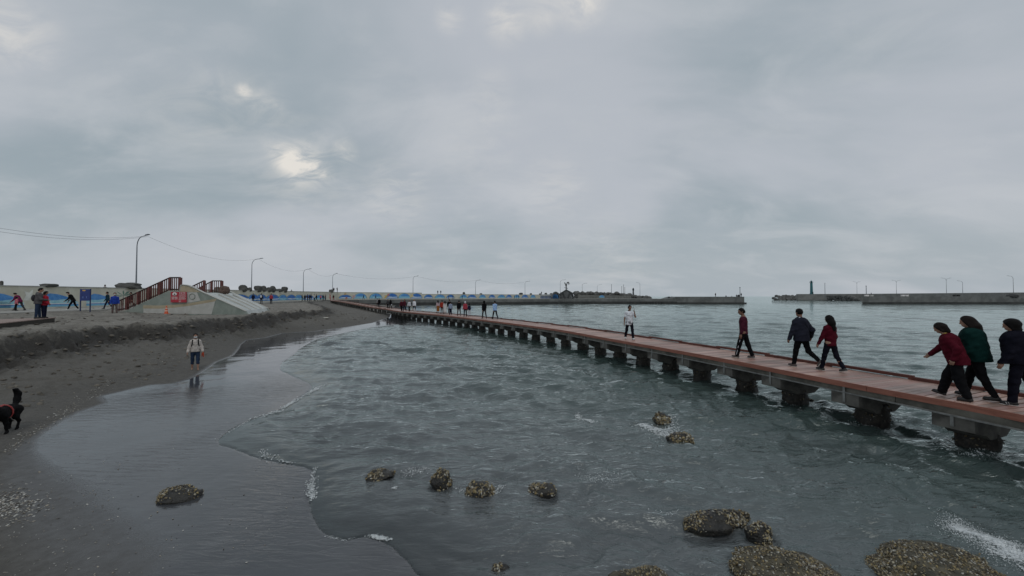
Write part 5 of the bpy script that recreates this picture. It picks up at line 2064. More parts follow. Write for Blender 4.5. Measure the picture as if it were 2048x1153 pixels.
def fk(P_, female=False):
    """joint positions for a pose; person faces +Y, right is +X, feet on z=0"""
    g = lambda k, d=0.0: P_.get(k, d)
    J = {}
    hipw = 0.088
    pel = np.zeros(3)
    for s, sx in (('r', 1), ('l', -1)):
        hip = pel + np.array([sx * hipw, 0, -0.03])
        a, kf, ab = R(g(s + 'hip')), R(g(s + 'knee')), R(g(s + 'hab', 3))
        d = np.array([sx * math.sin(ab), math.sin(a) * math.cos(ab), -math.cos(a) * math.cos(ab)])
        kn = hip + d * 0.415
        a2 = a - kf
        d2 = np.array([sx * math.sin(ab) * .5, math.sin(a2), -math.cos(a2)])
        an = kn + d2 * 0.40
        ft = R(g(s + 'foot', 0))
        fo = R(g(s + 'out', 8))
        fd = np.array([sx * math.sin(fo) * math.cos(ft), math.cos(fo) * math.cos(ft), -math.sin(ft)])
        fn = np.array([sx * math.sin(fo) * math.sin(ft), math.cos(fo) * math.sin(ft), math.cos(ft)])
        J[s + 'hip'], J[s + 'kn'], J[s + 'an'], J[s + 'fd'], J[s + 'fn'] = hip, kn, an, fd, fn
    lean = R(g('lean', 3))
    tw = R(g('twist', 0))

    def T(v):
        v = np.array(v, float)
        c, s = math.cos(tw), math.sin(tw)
        v = np.array([v[0] * c - v[1] * s, v[0] * s + v[1] * c, v[2]])
        return rotx(v, -lean)
    J['pel'] = pel
    J['waist'] = T((0, 0, 0.16))
    J['chest'] = T((0, 0.0, 0.34))
    J['neck'] = T((0, -0.01, 0.53))
    sw = 0.150 if female else 0.168
    hp = lean + R(g('hpitch', 4))
    hy = R(g('hyaw', 0))
    fw = rotx(np.array([0, 1, 0]), -hp)
    fw = np.array([fw[0] * math.cos(hy) - fw[1] * math.sin(hy), fw[0] * math.sin(hy) + fw[1] * math.cos(hy), fw[2]])
    up = rotx(np.array([0, 0, 1.0]), -hp)
    up = np.array([up[0] * math.cos(hy) - up[1] * math.sin(hy), up[0] * math.sin(hy) + up[1] * math.cos(hy), up[2]])
    J['hf'], J['hu'] = fw, up
    J['hr'] = np.cross(fw, up)
    J['head'] = J['neck'] + up * 0.172 + fw * 0.018
    for s, sx in (('r', 1), ('l', -1)):
        sh = T((sx * sw, -0.005, 0.428))
        a, ab, el, inw = R(g(s + 'sh')), R(g(s + 'ab', 6)), R(g(s + 'el', 15)), R(g(s + 'in', 0))
        d = np.array([sx * math.sin(ab), math.sin(a) * math.cos(ab), -math.cos(a) * math.cos(ab)])
        e = sh + d * 0.285
        a2 = a + el
        d2 = np.array([sx * math.sin(ab) * .6 - sx * math.sin(inw), math.sin(a2) * math.cos(inw), -math.cos(a2) * math.cos(inw)])
        d2 = d2 / np.linalg.norm(d2)
        w = e + d2 * 0.245
        J[s + 'sh'], J[s + 'el'], J[s + 'wr'], J[s + 'hd'] = sh, e, w, d2
    # drop to the ground
    low = 1e9
    for s in 'rl':
        an, fd, fn = J[s + 'an'], J[s + 'fd'], J[s + 'fn']
        for q in (an - fn * 0.085 - fd * 0.06, an - fn * 0.085 + fd * 0.17):
            low = min(low, q[2])
    for k in J:
        if k not in ('hf', 'hu', 'hr') and not k.endswith(('fd', 'fn', 'hd')):
            J[k] = J[k] - np.array([0, 0, low])
    return J


def rotmat(x, y, z):
    return np.stack([x, y, z], 1)


def person_meshes(pose, female=False, fat=1.0, puff=1.0, hem=-0.10, sleeve=1.0, leg='long', flare=1.0, hair='short', vox=0.012, hood=False, fingers=True, bare_feet=False, skirt=0.0):
    J = fk(pose, female)
    hf, hu, hr = J['hf'], J['hu'], J['hr']
    Rh = rotmat(hr, hf, hu)
    hd = J['head']
    out = {}
    # ---- body: one continuous skin
    b = Sdf()
    b.ell(hd + hu * .018, (.073, .092, .105), .03, Rh)
    b.ell(hd + hf * .030 - hu * .055, (.055, .062, .058), .03, Rh)
    b.cap(hd + hf * .088 + hu * .012, hd + hf * .108 - hu * .022, .010, .014, .012)
    b.cap(hd + hf * .078 + hu * .030 - hr * .03, hd + hf * .078 + hu * .030 + hr * .03, .016, .016, .02)
    b.cap(hd + hf * .080 - hu * .064 - hr * .012, hd + hf * .080 - hu * .064 + hr * .012, .012, .012, .012)
    for sx in (-1, 1):
        b.ell(hd + hr * sx * .076 - hf * .006 - hu * .004, (.012, .020, .032), .008, Rh)
    b.cap(J['neck'] - np.array([0, 0, .03]), hd - hu * .05 - hf * .015, .056, .050, .03)
    b.cap(J['neck'] - np.array([0, 0, .06]), J['chest'], .08, .115, .05)
    b.cap(J['chest'], J['waist'], .12, .105, .06)
    b.cap(J['waist'], J['pel'], .105, .115, .06)
    for s, sx in (('r', 1), ('l', -1)):
        b.cap(J['neck'] - np.array([0, 0, .07]), J[s + 'sh'], .06, .052, .05)
        b.cap(J[s + 'sh'], J[s + 'el'], .046, .037, .03)
        b.cap(J[s + 'el'], J[s + 'wr'], .038, .025, .02)
        d = J[s + 'hd']
        w = J[s + 'wr']
        fwd = np.array([0, 1.0, 0]) - d * d[1]
        if np.linalg.norm(fwd) < .2:
            fwd = np.array([0, 0, 1.0]) - d * d[2]
        fwd /= np.linalg.norm(fwd)
        pal = np.cross(d, fwd) * (-sx)      # towards the thigh
        if fingers:
            b.ell(w + d * .048, (.024, .040, .050), .014, rotmat(pal, fwd, d))
            for i, (o, ln) in enumerate(((.029, .070), (.010, .080), (-.010, .074), (-.028, .058))):
                k0 = w + d * .085 + fwd * o
                curl = R(pose.get(s + 'curl', 28))
                k1 = k0 + (d * math.cos(curl) + pal * math.sin(curl)) * ln * .55
                k2 = k1 + (d * math.cos(curl * 2) + pal * math.sin(curl * 2)) * ln * .45
                b.cap(k0, k1, .0098, .0088, .006)
                b.cap(k1, k2, .0088, .0072, .004)
            t0 = w + d * .030 + fwd * .030
            t1 = t0 + (d * .6 + fwd * .65 + pal * .3) * .036
            b.cap(t0, t1, .012, .010, .01)
            b.cap(t1, t1 + (d * .9 + pal * .35) * .030, .010, .008, .004)
        else:
            b.ell(w + d * .075, (.026, .040, .085), .02, rotmat(pal, fwd, d))
        b.cap(J['pel'] - np.array([0, 0, .02]), J[s + 'hip'], .10, .085, .04)
        b.cap(J[s + 'hip'], J[s + 'kn'], .078, .052, .04)
        b.cap(J[s + 'kn'], J[s + 'kn'] * .6 + J[s + 'an'] * .4, .050, .054, .03)
        b.cap(J[s + 'kn'] * .6 + J[s + 'an'] * .4, J[s + 'an'], .052, .034, .03)
        an, fd, fn = J[s + 'an'], J[s + 'fd'], J[s + 'fn']
        b.cap(an - fn * .045 - fd * .03, an - fn * .06 + fd * .10, .034, .026, .02)
        b.cap(an - fn * .062 + fd * .10, an - fn * .068 + fd * .155, .028, .018, .02)
    out['body'] = b.mesh(vox)
    # ---- hair
    h = Sdf()
    if hair != 'none':
        h.ell(hd + hu * .026 - hf * .008, (.086, .103, .108), .02, Rh)
        if hair == 'short':
            h.cap(hd - hf * .07 - hu * .03 - hr * .03, hd - hf * .07 - hu * .03 + hr * .03, .045, .045, .03)
        if hair in ('bob', 'full'):
            for sx in (-1, 1):
                h.cap(hd + hr * sx * .066 + hf * .006, hd + hr * sx * .068 - hf * .006 - hu * .075, .045, .040, .03)
            h.cap(hd - hf * .06, hd - hf * .065 - hu * .10, .075, .060, .04)
        if hair == 'full':
            h.ell(hd + hu * .03 - hf * .03, (.112, .118, .108), .03, Rh)
        if hair == 'long':
            for sx in (-1, 1):
                h.cap(hd + hr * sx * .066 + hf * .004, hd + hr * sx * .078 - hf * .025 - hu * .16, .046, .044, .03)
            h.cap(hd - hf * .055, hd - hf * .085 - hu * .12, .085, .085, .05)
            h.cap(hd - hf * .085 - hu * .12, hd - hf * .125 - hu * .33, .088, .052, .05)
        if hair == 'cap':
            h.cap(hd + hf * .05 + hu * .065, hd + hf * .15 + hu * .045, .05, .035, .03, None)
        h.fold = 0.003
        # open the face
        h.cut(hd + hf * (.050 if hair in ('short', 'cap') else .066) + hu * .050, hf * .90 - hu * .44)
        if hair in ('short', 'cap'):
            h.cut(hd - hu * .055, -hu * 1.0 + hf * .25)
        out['hair'] = h.mesh(vox)
    # ---- top
    t = Sdf()
    fx = 1.0 / 0.72
    ch, wa, pe, nk = J['chest'], J['waist'], J['pel'], J['neck']
    bw = (.155 if not female else .145) * fat
    t.cap(ch + np.array([0, .005, .03]), wa, bw * 1.04 * puff, bw * .98 * puff, .06, (1, fx / puff ** .5))
    t.cap(wa, pe + (pe - wa) * max(0, -hem / .16 * .6), bw * .98 * puff, bw * 1.08 * puff, .06, (1, fx / puff ** .5))
    t.cap(nk - np.array([0, 0, .07]), ch, .085, .13 * fat, .06)
    if fat > 1.1:
        t.ell(wa + np.array([0, .06, -.03]), (.15 * fat, .12 * fat, .15), .06)
    t.cap(nk - (nk - ch) * .16, nk - (nk - ch) * .4, .060, .085, .03)
    for s, sx in (('r', 1), ('l', -1)):
        t.cap(nk - np.array([0, 0, .088]), J[s + 'sh'], .066, .060 * (.5 + .5 * puff), .05)
        e2 = J[s + 'el'] if sleeve >= .55 else J[s + 'sh'] * (1 - sleeve * 1.5) + J[s + 'el'] * sleeve * 1.5
        t.cap(J[s + 'sh'], e2, .060 * (.5 + .5 * puff), .054 * puff, .045)
        if sleeve >= .55:
            wr = J[s + 'el'] * (1 - sleeve) + J[s + 'wr'] * sleeve
            t.cap(J[s + 'el'], wr, .054 * puff, .042 * puff, .03)
    if hood:
        t.cap(nk - hf * .07 - hr * .05 - np.array([0, 0, .03]), nk - hf * .07 + hr * .05 - np.array([0, 0, .03]), .055, .055, .04)
    t.fold = 0.006 if vox < .02 else 0.0
    hz = pe[2] + hem
    t.cut((0, 0, hz), (0, -.05, -1))
    out['top'] = t.mesh(vox)
    # ---- trousers or skirt
    p = Sdf()
    lw = (fat * .5 + .5)
    p.cap(pe + np.array([0, 0, .04]), pe - np.array([0, 0, .05]), .135 * lw, .142 * lw, .05, (1, 1 / .8))
    cutz = []
    for s in 'rl':
        hip, kn, an = J[s + 'hip'], J[s + 'kn'], J[s + 'an']
        p.cap(hip, kn, .092 * lw, .066 * lw * flare, .045)
        if leg == 'long':
            p.cap(kn, an + (kn - an) * .04, .066 * lw * flare, .054 * flare, .03)
        elif leg == 'crop':
            p.cap(kn, kn * .55 + an * .45, .066 * lw, .064, .03)
        elif leg == 'short':
            pass
    if skirt > 0:
        z1 = pe[2] - skirt
        p.cap(pe, np.array([0, (J['rkn'][1] + J['lkn'][1]) / 2, z1 + .10]), .14, .20, .06, (1, 1.15))
        p.cut((0, 0, z1), (0, 0, -1))
    p.fold = 0.0055 if vox < .02 else 0.0
    out['bottom'] = p.mesh(vox)
    # ---- shoes
    for s in 'rl':
        if bare_feet:
            break
        an, fd, fn = J[s + 'an'], J[s + 'fd'], J[s + 'fn']
        sh = Sdf()
        sh.cap(an - fn * .052 - fd * .035, an - fn * .050 + fd * .12, .046, .043, .02)
        sh.cap(an - fn * .02 - fd * .015, an - fn * .05 + fd * .06, .046, .042, .03)
        sh.cut(an - fn * .084, -fn)
        out['shoe_' + s] = sh.mesh(max(vox, .010))
        so = Sdf()
        so.cap(an - fn * .072 - fd * .04, an - fn * .072 + fd * .128, .047, .045, .01)
        so.cut(an - fn * .088, -fn)
        so.cut(an - fn * .070, fn)
        out['sole_' + s] = so.mesh(max(vox * .8, .009))
    return out, J


CACHE = {}
NAMES = {'body': 'person', 'hair': 'hair', 'top': 'shirt', 'bottom': 'trousers', 'shoe_r': 'shoe', 'shoe_l': 'shoe', 'sole_r': 'sole', 'sole_l': 'sole'}


def person(label, loc, heading, H, key, spec, top, bottom, shoe=None, sole=None, skin=None, hair=None, group=None, names=None, drop=()):
    """place one person; meshes of equal key are shared, colours sit on the objects"""
    if key not in CACHE:
        ms, J = person_meshes(**spec)
        d = {}
        for k, (v, q) in ms.items():
            me = mesh_from(NAMES[k], v, q, True)
            me.materials.append(None)
            d[k] = me
        CACHE[key] = (d, J)
    d, J = CACHE[key]
    sc_ = H / 1.755
    cols = {'body': skin or SKIN, 'hair': hair or HAIR, 'top': top, 'bottom': bottom, 'shoe_r': shoe, 'shoe_l': shoe, 'sole_r': sole or shoe, 'sole_l': sole or shoe}
    root = bpy.data.objects.new('person', d['body'])
    COL.objects.link(root)
    root.location = loc
    root.rotation_euler = (0, 0, R(heading))
    root.scale = (sc_, sc_, sc_)
    tag(root, label, 'person', group)
    objs = {'body': root}
    nm = dict(NAMES)
    nm.update(names or {})
    for k, me in d.items():
        if k == 'body' or k in drop or cols.get(k) is None:
            continue
        par = root
        if k.startswith('sole'):
            if sole is None:
                continue
            par = objs['shoe_' + k[-1]]
        o = bpy.data.objects.new(nm[k], me)
        COL.objects.link(o)
        o.parent = par
        objs[k] = o
    for k, o in objs.items():
        o.material_slots[0].link = 'OBJECT'
        o.material_slots[0].material = cols[k]
    return root, J, objs


def sdf_child(name, s, vox, m, parent):
    v, q = s.mesh(vox)
    me = mesh_from(name, v, q, True)
    me.materials.append(m)
    o = bpy.data.objects.new(name, me)
    COL.objects.link(o)
    o.parent = parent
    return o


def build_people():
    blk = cloth('black', (0.005, 0.005, 0.006))
    nblk = cloth('navy_black', (0.006, 0.006, 0.011))
    navy = cloth('navy', (0.010, 0.013, 0.030))
    slate = cloth('slate', (0.015, 0.016, 0.025))
    maroon = cloth('maroon', (0.050, 0.010, 0.020))
    wine = cloth('wine', (0.055, 0.004, 0.010))
    teal = cloth('dark_teal', (0.003, 0.019, 0.017))
    white = cloth('white', (0.56, 0.57, 0.60))
    cream = cloth('off_white', (0.40, 0.36, 0.33))
    denim = cloth('denim', (0.020, 0.032, 0.060))
    grey = cloth('grey', (0.075, 0.072, 0.075))
    dgrey = cloth('dark_grey', (0.035, 0.035, 0.038))
    red = cloth('red', (0.34, 0.02, 0.035))
    pink = cloth('pink', (0.42, 0.12, 0.15))
    rose = cloth('rose_red', (0.28, 0.04, 0.055))
    royal = cloth('royal_blue', (0.018, 0.045, 0.26))
    sky = cloth('sky_blue', (0.24, 0.36, 0.56))
    pale = cloth('pale_grey', (0.42, 0.43, 0.46))
    orange = cloth('rust_orange', (0.20, 0.075, 0.020))
    plum = cloth('plum', (0.12, 0.015, 0.05))
    brown = cloth('brown', (0.05, 0.030, 0.022))
    sneak = mat('shoe_black', (0.012, 0.011, 0.011), (0.02, 0.02, 0.02), 10, 0.6)
    wshoe = mat('shoe_white', (0.58, 0.58, 0.57), (0.66, 0.66, 0.64), 10, 0.6)
    bshoe = mat('shoe_brown', (0.06, 0.045, 0.042), (0.09, 0.07, 0.065), 10, 0.7)
    wsole = mat('sole_white', (0.50, 0.48, 0.45), (0.58, 0.56, 0.53), 10, 0.6)
    mask = mat('face_mask', (0.58, 0.60, 0.62), (0.64, 0.66, 0.67), 10, 0.8)
    D = lambda px, py: P(px, py, DECK_Z)
    G = 'people strolling on the near boardwalk'
    V = 0.0125

    # man in a white polo walking this way
    r, J, ob = person('person in a white polo shirt walking this way, one hand raised to the face', D(1259, 679.5), 182, 1.70, 'A',
                      dict(pose=dict(lhip=16, lknee=6, rhip=-12, rknee=14, rfoot=12, lfoot=-4, lsh=48, lel=128, lab=14, lin=24, rsh=-8, rab=13, rel=14, hpitch=10, hyaw=8, lean=2), hem=-.17, sleeve=.42, puff=1.08, vox=V, flare=1.05),
                      white, nblk, wshoe, None, SKIN_DARK, HAIR, G)
    hd, hf, hu, hr = J['head'], J['hf'], J['hu'], J['hr']
    for sx in (-1, 1):
        e = Sdf().ell(hd + hf * .088 + hu * .016 + hr * sx * .030, (.013, .010, .007), .004)
        sdf_child('eye', e, .005, HAIR, r)
    c = Sdf().cap(J['neck'] + hr * -.045 + hf * .03, J['neck'] + hr * .045 + hf * .03, .034, .034, .03).cap(J['neck'] - hf * .03 - hr * .03, J['neck'] - hf * .03 + hr * .03, .045, .045, .03)
    sdf_child('collar', c, .01, blk, r)
    # slanted print on the hem
    for k in range(3):
        a = J['pel'] + np.array([-.09 + .05 * k, .136, -.13])
        st = Sdf().cap(a, a + np.array([.10, -.006, .13]), .010, .010, .005)
        sdf_child('shirt_stripe', st, .006, dgrey, ob['top'])
    # maroon shirt man
    r, J, ob = person('person in a maroon shirt and black track pants looking sideways', D(1488, 716.5), 44, 1.74, 'B',
                      dict(pose=dict(lhip=15, lknee=4, lfoot=-4, rhip=-13, rknee=6, rfoot=4, rsh=5, lsh=-4, rel=12, lel=14, hyaw=28, hpitch=14, lean=1), hem=-.08, puff=1.03, vox=V, fat=.98, flare=1.15),
                      maroon, blk, bshoe, wsole, SKIN_DARK, HAIR, G)
    st = Sdf()
    for s, sx in (('l', -1), ('r', 1)):
        o_ = np.array([sx * .075, 0, 0])
        st = Sdf().cap(J[s + 'hip'] + np.array([sx * .088, 0, 0]), J[s + 'kn'] + np.array([sx * .068, 0, 0]), .011, .011, .01).cap(J[s + 'kn'] + np.array([sx * .068, 0, 0]), J[s + 'an'] + np.array([sx * .056, 0, .03]), .011, .011, .01)
        sdf_child('side_stripe', st, .009, pale, ob['bottom'])
    # man in dark jacket and cap
    r, J, ob = person('person in a slate jacket and dark cap walking away, bag at the hip', D(1604, 735), 12, 1.76, 'C',
                      dict(pose=dict(lhip=12, lknee=3, lfoot=-3, rhip=-16, rknee=36, rfoot=52, rout=4, lsh=8, lel=10, lab=13, rsh=-24, rel=48, rab=24, hyaw=-6, hpitch=2, lean=4, twist=-6), hem=-.14, puff=1.26, vox=V, fat=1.08, hair='cap'),
                      slate, blk, bshoe, wsole, SKIN_DARK, HAIR, G, {'hair': 'cap', 'top': 'jacket'})
    c = Sdf().cap(J['neck'] - np.array([.05, .02, 0]), J['neck'] - np.array([-.05, .02, 0]), .052, .052, .02)
    sdf_child('collar', c, .01, pale, r)
    c = Sdf().ell(J['pel'] + np.array([.235, -.03, .02]), (.055, .10, .10), .02)
    bag = sdf_child('shoulder_bag', c, .012, blk, r)
    c = Sdf()
    pts = [J['neck'] + np.array([-.10, -.06, -.05]), J['chest'] + np.array([-.02, -.158, 0.03]), J['waist'] + np.array([.12, -.150, 0]), J['pel'] + np.array([.215, -.06, .10])]
    for a, b in zip(pts[:-1], pts[1:]):
        c.cap(a, b, .016, .016, .01)
    sdf_child('strap', c, .009, blk, bag)
    # woman in wine top, long hair
    person('person with long black hair in a wine red top walking beside the slate jacket', D(1662, 743), 14, 1.60, 'D',
           dict(pose=dict(lhip=14, lknee=2, lfoot=-4, rhip=-12, rknee=18, rfoot=14, lsh=14, lel=8, lab=14, rsh=-4, rel=18, hpitch=2, lean=2), female=True, hem=-.13, puff=1.10, vox=V, hair='long', flare=.98),
           wine, nblk, sneak, wsole, SKIN, HAIR, G)
    # wine sweater, leaning and pointing
    r, J, ob = person('person in a wine red sweater leaning forward with an arm stretched out', D(1916, 799), 28, 1.62, 'E',
                      dict(pose=dict(rhip=23, rknee=8, rfoot=-12, lhip=-6, lknee=12, lfoot=2, lean=17, rsh=38, rel=6, rab=12, rcurl=18, lsh=-46, lel=62, lab=20, lin=10, hpitch=12, hyaw=0), female=True, hem=-.14, puff=1.24, fat=1.10, vox=V, hair='bob', flare=1.4),
                      wine, blk, sneak, None, SKIN, HAIR_BROWN, G, {'top': 'sweater'})
    c = Sdf().cap(J['neck'] - J['hr'] * .045, J['neck'] + J['hr'] * .045, .050, .050, .02)
    sdf_child('collar', c, .01, mat('cloth_ochre', (0.30, 0.20, 0.04)), r)
    # teal top behind
    person('person with long hair in a dark teal top, half hidden by the wine sweater', D(1956, 798), 32, 1.73, 'F',
           dict(pose=dict(lhip=-11, lknee=12, lfoot=2, rhip=15, rknee=5, rfoot=-5, lean=8, lsh=6, lel=30, lab=10, rsh=4, hpitch=6), female=True, hem=-.13, puff=1.32, fat=1.18, vox=V, hair='long', leg='long'),
           teal, blk, sneak, None, SKIN, HAIR_BROWN, G)
    # navy jacket at the edge
    r, J, ob = person('person with full black hair in a bulky navy jacket, partly cut by the frame edge', D(2040, 811.5), 30, 1.68, 'G',
                      dict(pose=dict(lhip=7, lknee=3, lfoot=0, rhip=-17, rknee=16, rfoot=16, lean=4, lsh=10, lel=14, lab=10, rsh=-10, rel=20, hpitch=10), female=True, hem=-.08, puff=1.55, vox=V, hair='full', hood=True, flare=1.2),
                      nblk, nblk, sneak, wsole, SKIN, HAIR, G, {'top': 'jacket'})
    for s, sx in (('l', -1), ('r', 1)):
        an, fd, fn = J[s + 'an'], J[s + 'fd'], J[s + 'fn']
        for k in range(2):
            c = Sdf().cap(an - fn * .03 + fd * (.045 + .03 * k) + np.array([sx * .045, 0, 0]), an - fn * .062 + fd * (.03 + .03 * k) + np.array([sx * .046, 0, 0]), .007, .007, .004)
            sdf_child('shoe_stripe', c, .006, wshoe, ob['shoe_' + s])

    # woman on the wet sand
    w = Pt(390, 739.5)
    r, J, ob = person('person in an off white hoodie wading barefoot at the sand edge', (w[0], w[1], w[2] - .012), 218, 1.60, 'W',
                      dict(pose=dict(lhip=10, lknee=8, rhip=-4, rknee=6, lsh=2, rsh=4, lab=17, rab=17, lel=20, rel=16, lean=2, hpitch=8, lhab=2, rhab=2), female=True, hem=-.05, puff=1.22, leg='crop', hair='short', vox=.014, bare_feet=True, hood=True),
                      cream, denim, None, None, SKIN, HAIR, None, {'top': 'hoodie'})
    hd, hf, hu, hr = J['head'], J['hf'], J['hu'], J['hr']
    c = Sdf().ell(hd + hf * .052 - hu * .040, (.068, .064, .052), .01, rotmat(hr, hf, hu))
    sdf_child('face_mask', c, .009, mask, r)
    for sx in (-1, 1):
        e = Sdf().ell(hd + hf * .090 + hu * .018 + hr * sx * .030, (.016, .010, .008), .004)
        sdf_child('eye', e, .005, HAIR, r)
        c = Sdf()
        sh = J['rsh'] if sx > 0 else J['lsh']
        a = np.array([sx * .095, 0.0, 0]) + J['neck'] - np.array([0, 0, .01])
        c.cap(a + np.array([0, -.05, 0]), a + np.array([0.01 * sx, .10, -.03]), .024, .024, .02).cap(a + np.array([0.01 * sx, .10, -.03]), a + np.array([.02 * sx, .158, -.15]), .024, .022, .02).cap(a + np.array([.02 * sx, .158, -.15]), a + np.array([.045 * sx, .12, -.30]), .022, .018, .02)
        sdf_child('backpack_strap', c, .011, blk, r)
    c = Sdf().ell(J['chest'] + np.array([0, -.24, -.05]), (.15, .10, .22), .03)
    sdf_child('backpack', c, .02, blk, r)
    # slippers held in the hand
    c = Sdf()
    hpos = J['lwr'] + J['lhd'] * .10
    c.cap(hpos + np.array([-.01, .03, .03]), hpos + np.array([-.02, .05, -.14]), .045, .035, .02, (0, 1.8)).cap(hpos + np.array([.03, .02, .01]), hpos + np.array([.04, .04, -.11]), .042, .035, .02, (0, 1.8))
    so = sdf_child('slipper_pair', c, .011, cloth('brick_orange', (0.30, 0.05, 0.025)), r)

    # couple on the timber platform
    G2 = 'people near the slide and promenade'
    a = P(75, 637.5, 2.03)
    r, J, ob = person('person in a grey hoodie and blue jeans hugging someone on the platform', a, -48, 1.76, 'cpl_a',
                      dict(pose=dict(lhip=4, rhip=-3, lsh=14, rsh=22, lel=62, rel=58, lin=38, rin=38, lean=5, hpitch=10), puff=1.18, hood=True, vox=.02, fingers=False), grey, denim, sneak, None, SKIN, HAIR, G2, {'top': 'hoodie'})
    sdf_child('backpack', Sdf().ell(J['chest'] + np.array([0, -.19, -.10]), (.14, .09, .20), .03), .025, dgrey, r)
    b = P(87.5, 636.8, 2.03)
    person('person in a bright red jacket held in the hug on the platform', b, -75, 1.58, 'cpl_b',
           dict(pose=dict(lhip=-2, rhip=4, lsh=4, rsh=6, lel=40, rel=50, lin=30, rin=30, hpitch=14, lean=3), female=True, puff=1.2, vox=.02, fingers=False, hair='bob'), red, navy, sneak, None, SKIN, HAIR_BROWN, G2, {'top': 'jacket'})

    # pose kinds for people farther off
    walk1 = dict(lhip=20, lknee=6, rhip=-16, rknee=18, rfoot=14, lsh=-16, rsh=16, lel=14, rel=16)
    walk2 = dict(lhip=-14, lknee=16, lfoot=12, rhip=18, rknee=6, lsh=14, rsh=-14, lel=16, rel=12)
    stand = dict(lhip=2, rhip=-2, lsh=2, rsh=2, lab=10, rab=10, lel=12, rel=14)
    phone = dict(lhip=3, rhip=-2, lsh=30, rsh=34, lel=80, rel=84, lin=14, rin=14, hpitch=16)
    stoop = dict(lhip=24, lknee=8, rhip=-14, rknee=14, lean=26, lsh=14, rsh=10, lel=30, hpitch=10)
    kinds = {
        'w1': dict(pose=walk1, puff=1.12), 'w2': dict(pose=walk2, puff=1.12, hair='long', female=True), 'st': dict(pose=stand, puff=1.1),
        'sf': dict(pose=stand, puff=1.12, hair='bob', female=True), 'ph': dict(pose=phone, puff=1.15), 'so': dict(pose=stoop, puff=1.08),
        'sk': dict(pose=stand, female=True, hair='long', puff=1.05, skirt=.68), 'sh': dict(pose=walk2, puff=1.1, leg='short'),
        'wh': dict(pose=walk1, puff=1.15, hood=True, hair='full')}

    def far(label, loc, heading, H, kind, top, bottom, shoe=sneak, vox=.022, group=None, hair=None, skin=None, hairname=None):
        sp = dict(kinds[kind])
        sp.update(vox=vox, fingers=False)
        return person(label, loc, heading, H, kind + '%.3f' % vox, sp, top, bottom, shoe, None, skin, hair, group, {'hair': hairname} if hairname else None)

    def ground(px, py):
        p = Pt(px, py)
        return p
    G3 = G2
    yy = 33.5

    def at_depth(px, y, z):
        return np.array([(px - 1024) / FPX * y, y, z])
    far('person in a plum jacket bending over a small child in pink', at_depth(40, 31.5, 2.11), 105, 1.62, 'so', plum, dgrey, group=G3)
    far('small child in a pink coat held by someone in plum', at_depth(33, 30.6, 2.11), -30, 1.15, 'sf', pink, blk, group=G3)
    r, J, _ = far('person in a black hooded top with a white waist bag striding along', at_depth(147, 33.0, 2.11), 128, 1.72, 'so', blk, blk, wshoe, group=G3)
    sdf_child('waist_bag', Sdf().cap(J['waist'] + np.array([-.08, .16, -.1]), J['waist'] + np.array([.08, .16, -.1]), .07, .07, .02), .02, pale, r)
    sdf_child('face_mask', Sdf().ell(J['head'] + J['hf'] * .055 - J['hu'] * .03, (.07, .06, .05), .01), .015, mask, r)
    far('person in dark teal clothes stepping out behind the royal blue jacket', at_depth(216, 35.5, 2.11), 132, 1.66, 'w1', cloth('petrol', (0.010, 0.030, 0.045)), navy, group=G3)
    r, J, _ = far('person in a royal blue jacket and white mask at the stair foot', at_depth(230, 30.5, ground_z(-32.2, 30.5)), 226, 1.76, 'st', royal, cloth('taupe', (0.11, 0.08, 0.075)), sneak, group=G3)
    sdf_child('face_mask', Sdf().ell(J['head'] + J['hf'] * .055 - J['hu'] * .03, (.07, .06, .05), .01), .015, mask, r)
    far('person in black seen through the stair railing of the slide', at_depth(263, 42, 2.11), 130, 1.70, 'w1', blk, brown, group=G3)
    G4 = 'people by the painted wall past the slide'
    far('person in navy standing before the first blue mural past the slide', at_depth(506.5, 68, 2.11), 20, 1.70, 'st', navy, navy, group=G4, vox=.035)
    r, J, _ = far('person in navy with a white backpack past the slide', at_depth(523, 61, 2.06), 10, 1.72, 'st', navy, dgrey, group=G4, vox=.035)
    sdf_child('backpack', Sdf().ell(J['chest'] + np.array([0, -.18, -.06]), (.16, .10, .24), .03), .03, pale, r)
    far('person in a red jacket standing alone on the sand past the slide', at_depth(542.5, 60, 2.06), 10, 1.70, 'st', rose, nblk, group=G4, vox=.035)
    gl = [(604.5, 94, 'dark coat, at the start of the line by the wall', blk, blk, 'sf', 1.6), (610, 92, 'grey coat, second of the line by the wall', dgrey, blk, 'st', 1.7), (615.5, 95, 'brown coat looking at a phone by the wall', brown, nblk, 'ph', 1.7),
          (619.5, 93, 'navy coat in the thick of the line by the wall', navy, dgrey, 'sf', 1.62), (622.5, 96, 'slate jacket in the thick of the line by the wall', slate, blk, 'st', 1.75), (629, 98, 'pale top and dark trousers by the wall', pale, nblk, 'st', 1.68),
          (633, 97, 'black jacket next to the pale top by the wall', blk, blk, 'w1', 1.72), (641.5, 104, 'pink jacket, first of three near the wall corner', pink, dgrey, 'sf', 1.6), (646.5, 105, 'teal top between pink and grey near the wall corner', cloth('petrol', (0.010, 0.030, 0.045)), brown, 'st', 1.7),
          (651, 106, 'dusky jacket, last of three near the wall corner', cloth('dusky', (0.10, 0.07, 0.09)), navy, 'st', 1.72), (661, 117, 'salmon coat under the two people on the wall corner', cloth('salmon', (0.40, 0.17, 0.15)), pink, 'sf', 1.64), (667, 120, 'dark brown jacket beside the salmon coat at the corner', brown, rose, 'st', 1.7)]
    for px, y, lab, t, b_, k, H in gl:
        far('person in a ' + lab, at_depth(px, y, 2.11), RNG.uniform(-40, 220), H, k, t, b_, group=G4, vox=.035)
    far('person in black standing on the wall top at the corner', at_depth(667.5, 133.5, 4.75), 30, 1.72, 'st', blk, blk, vox=.035, group='people on top of the walls')
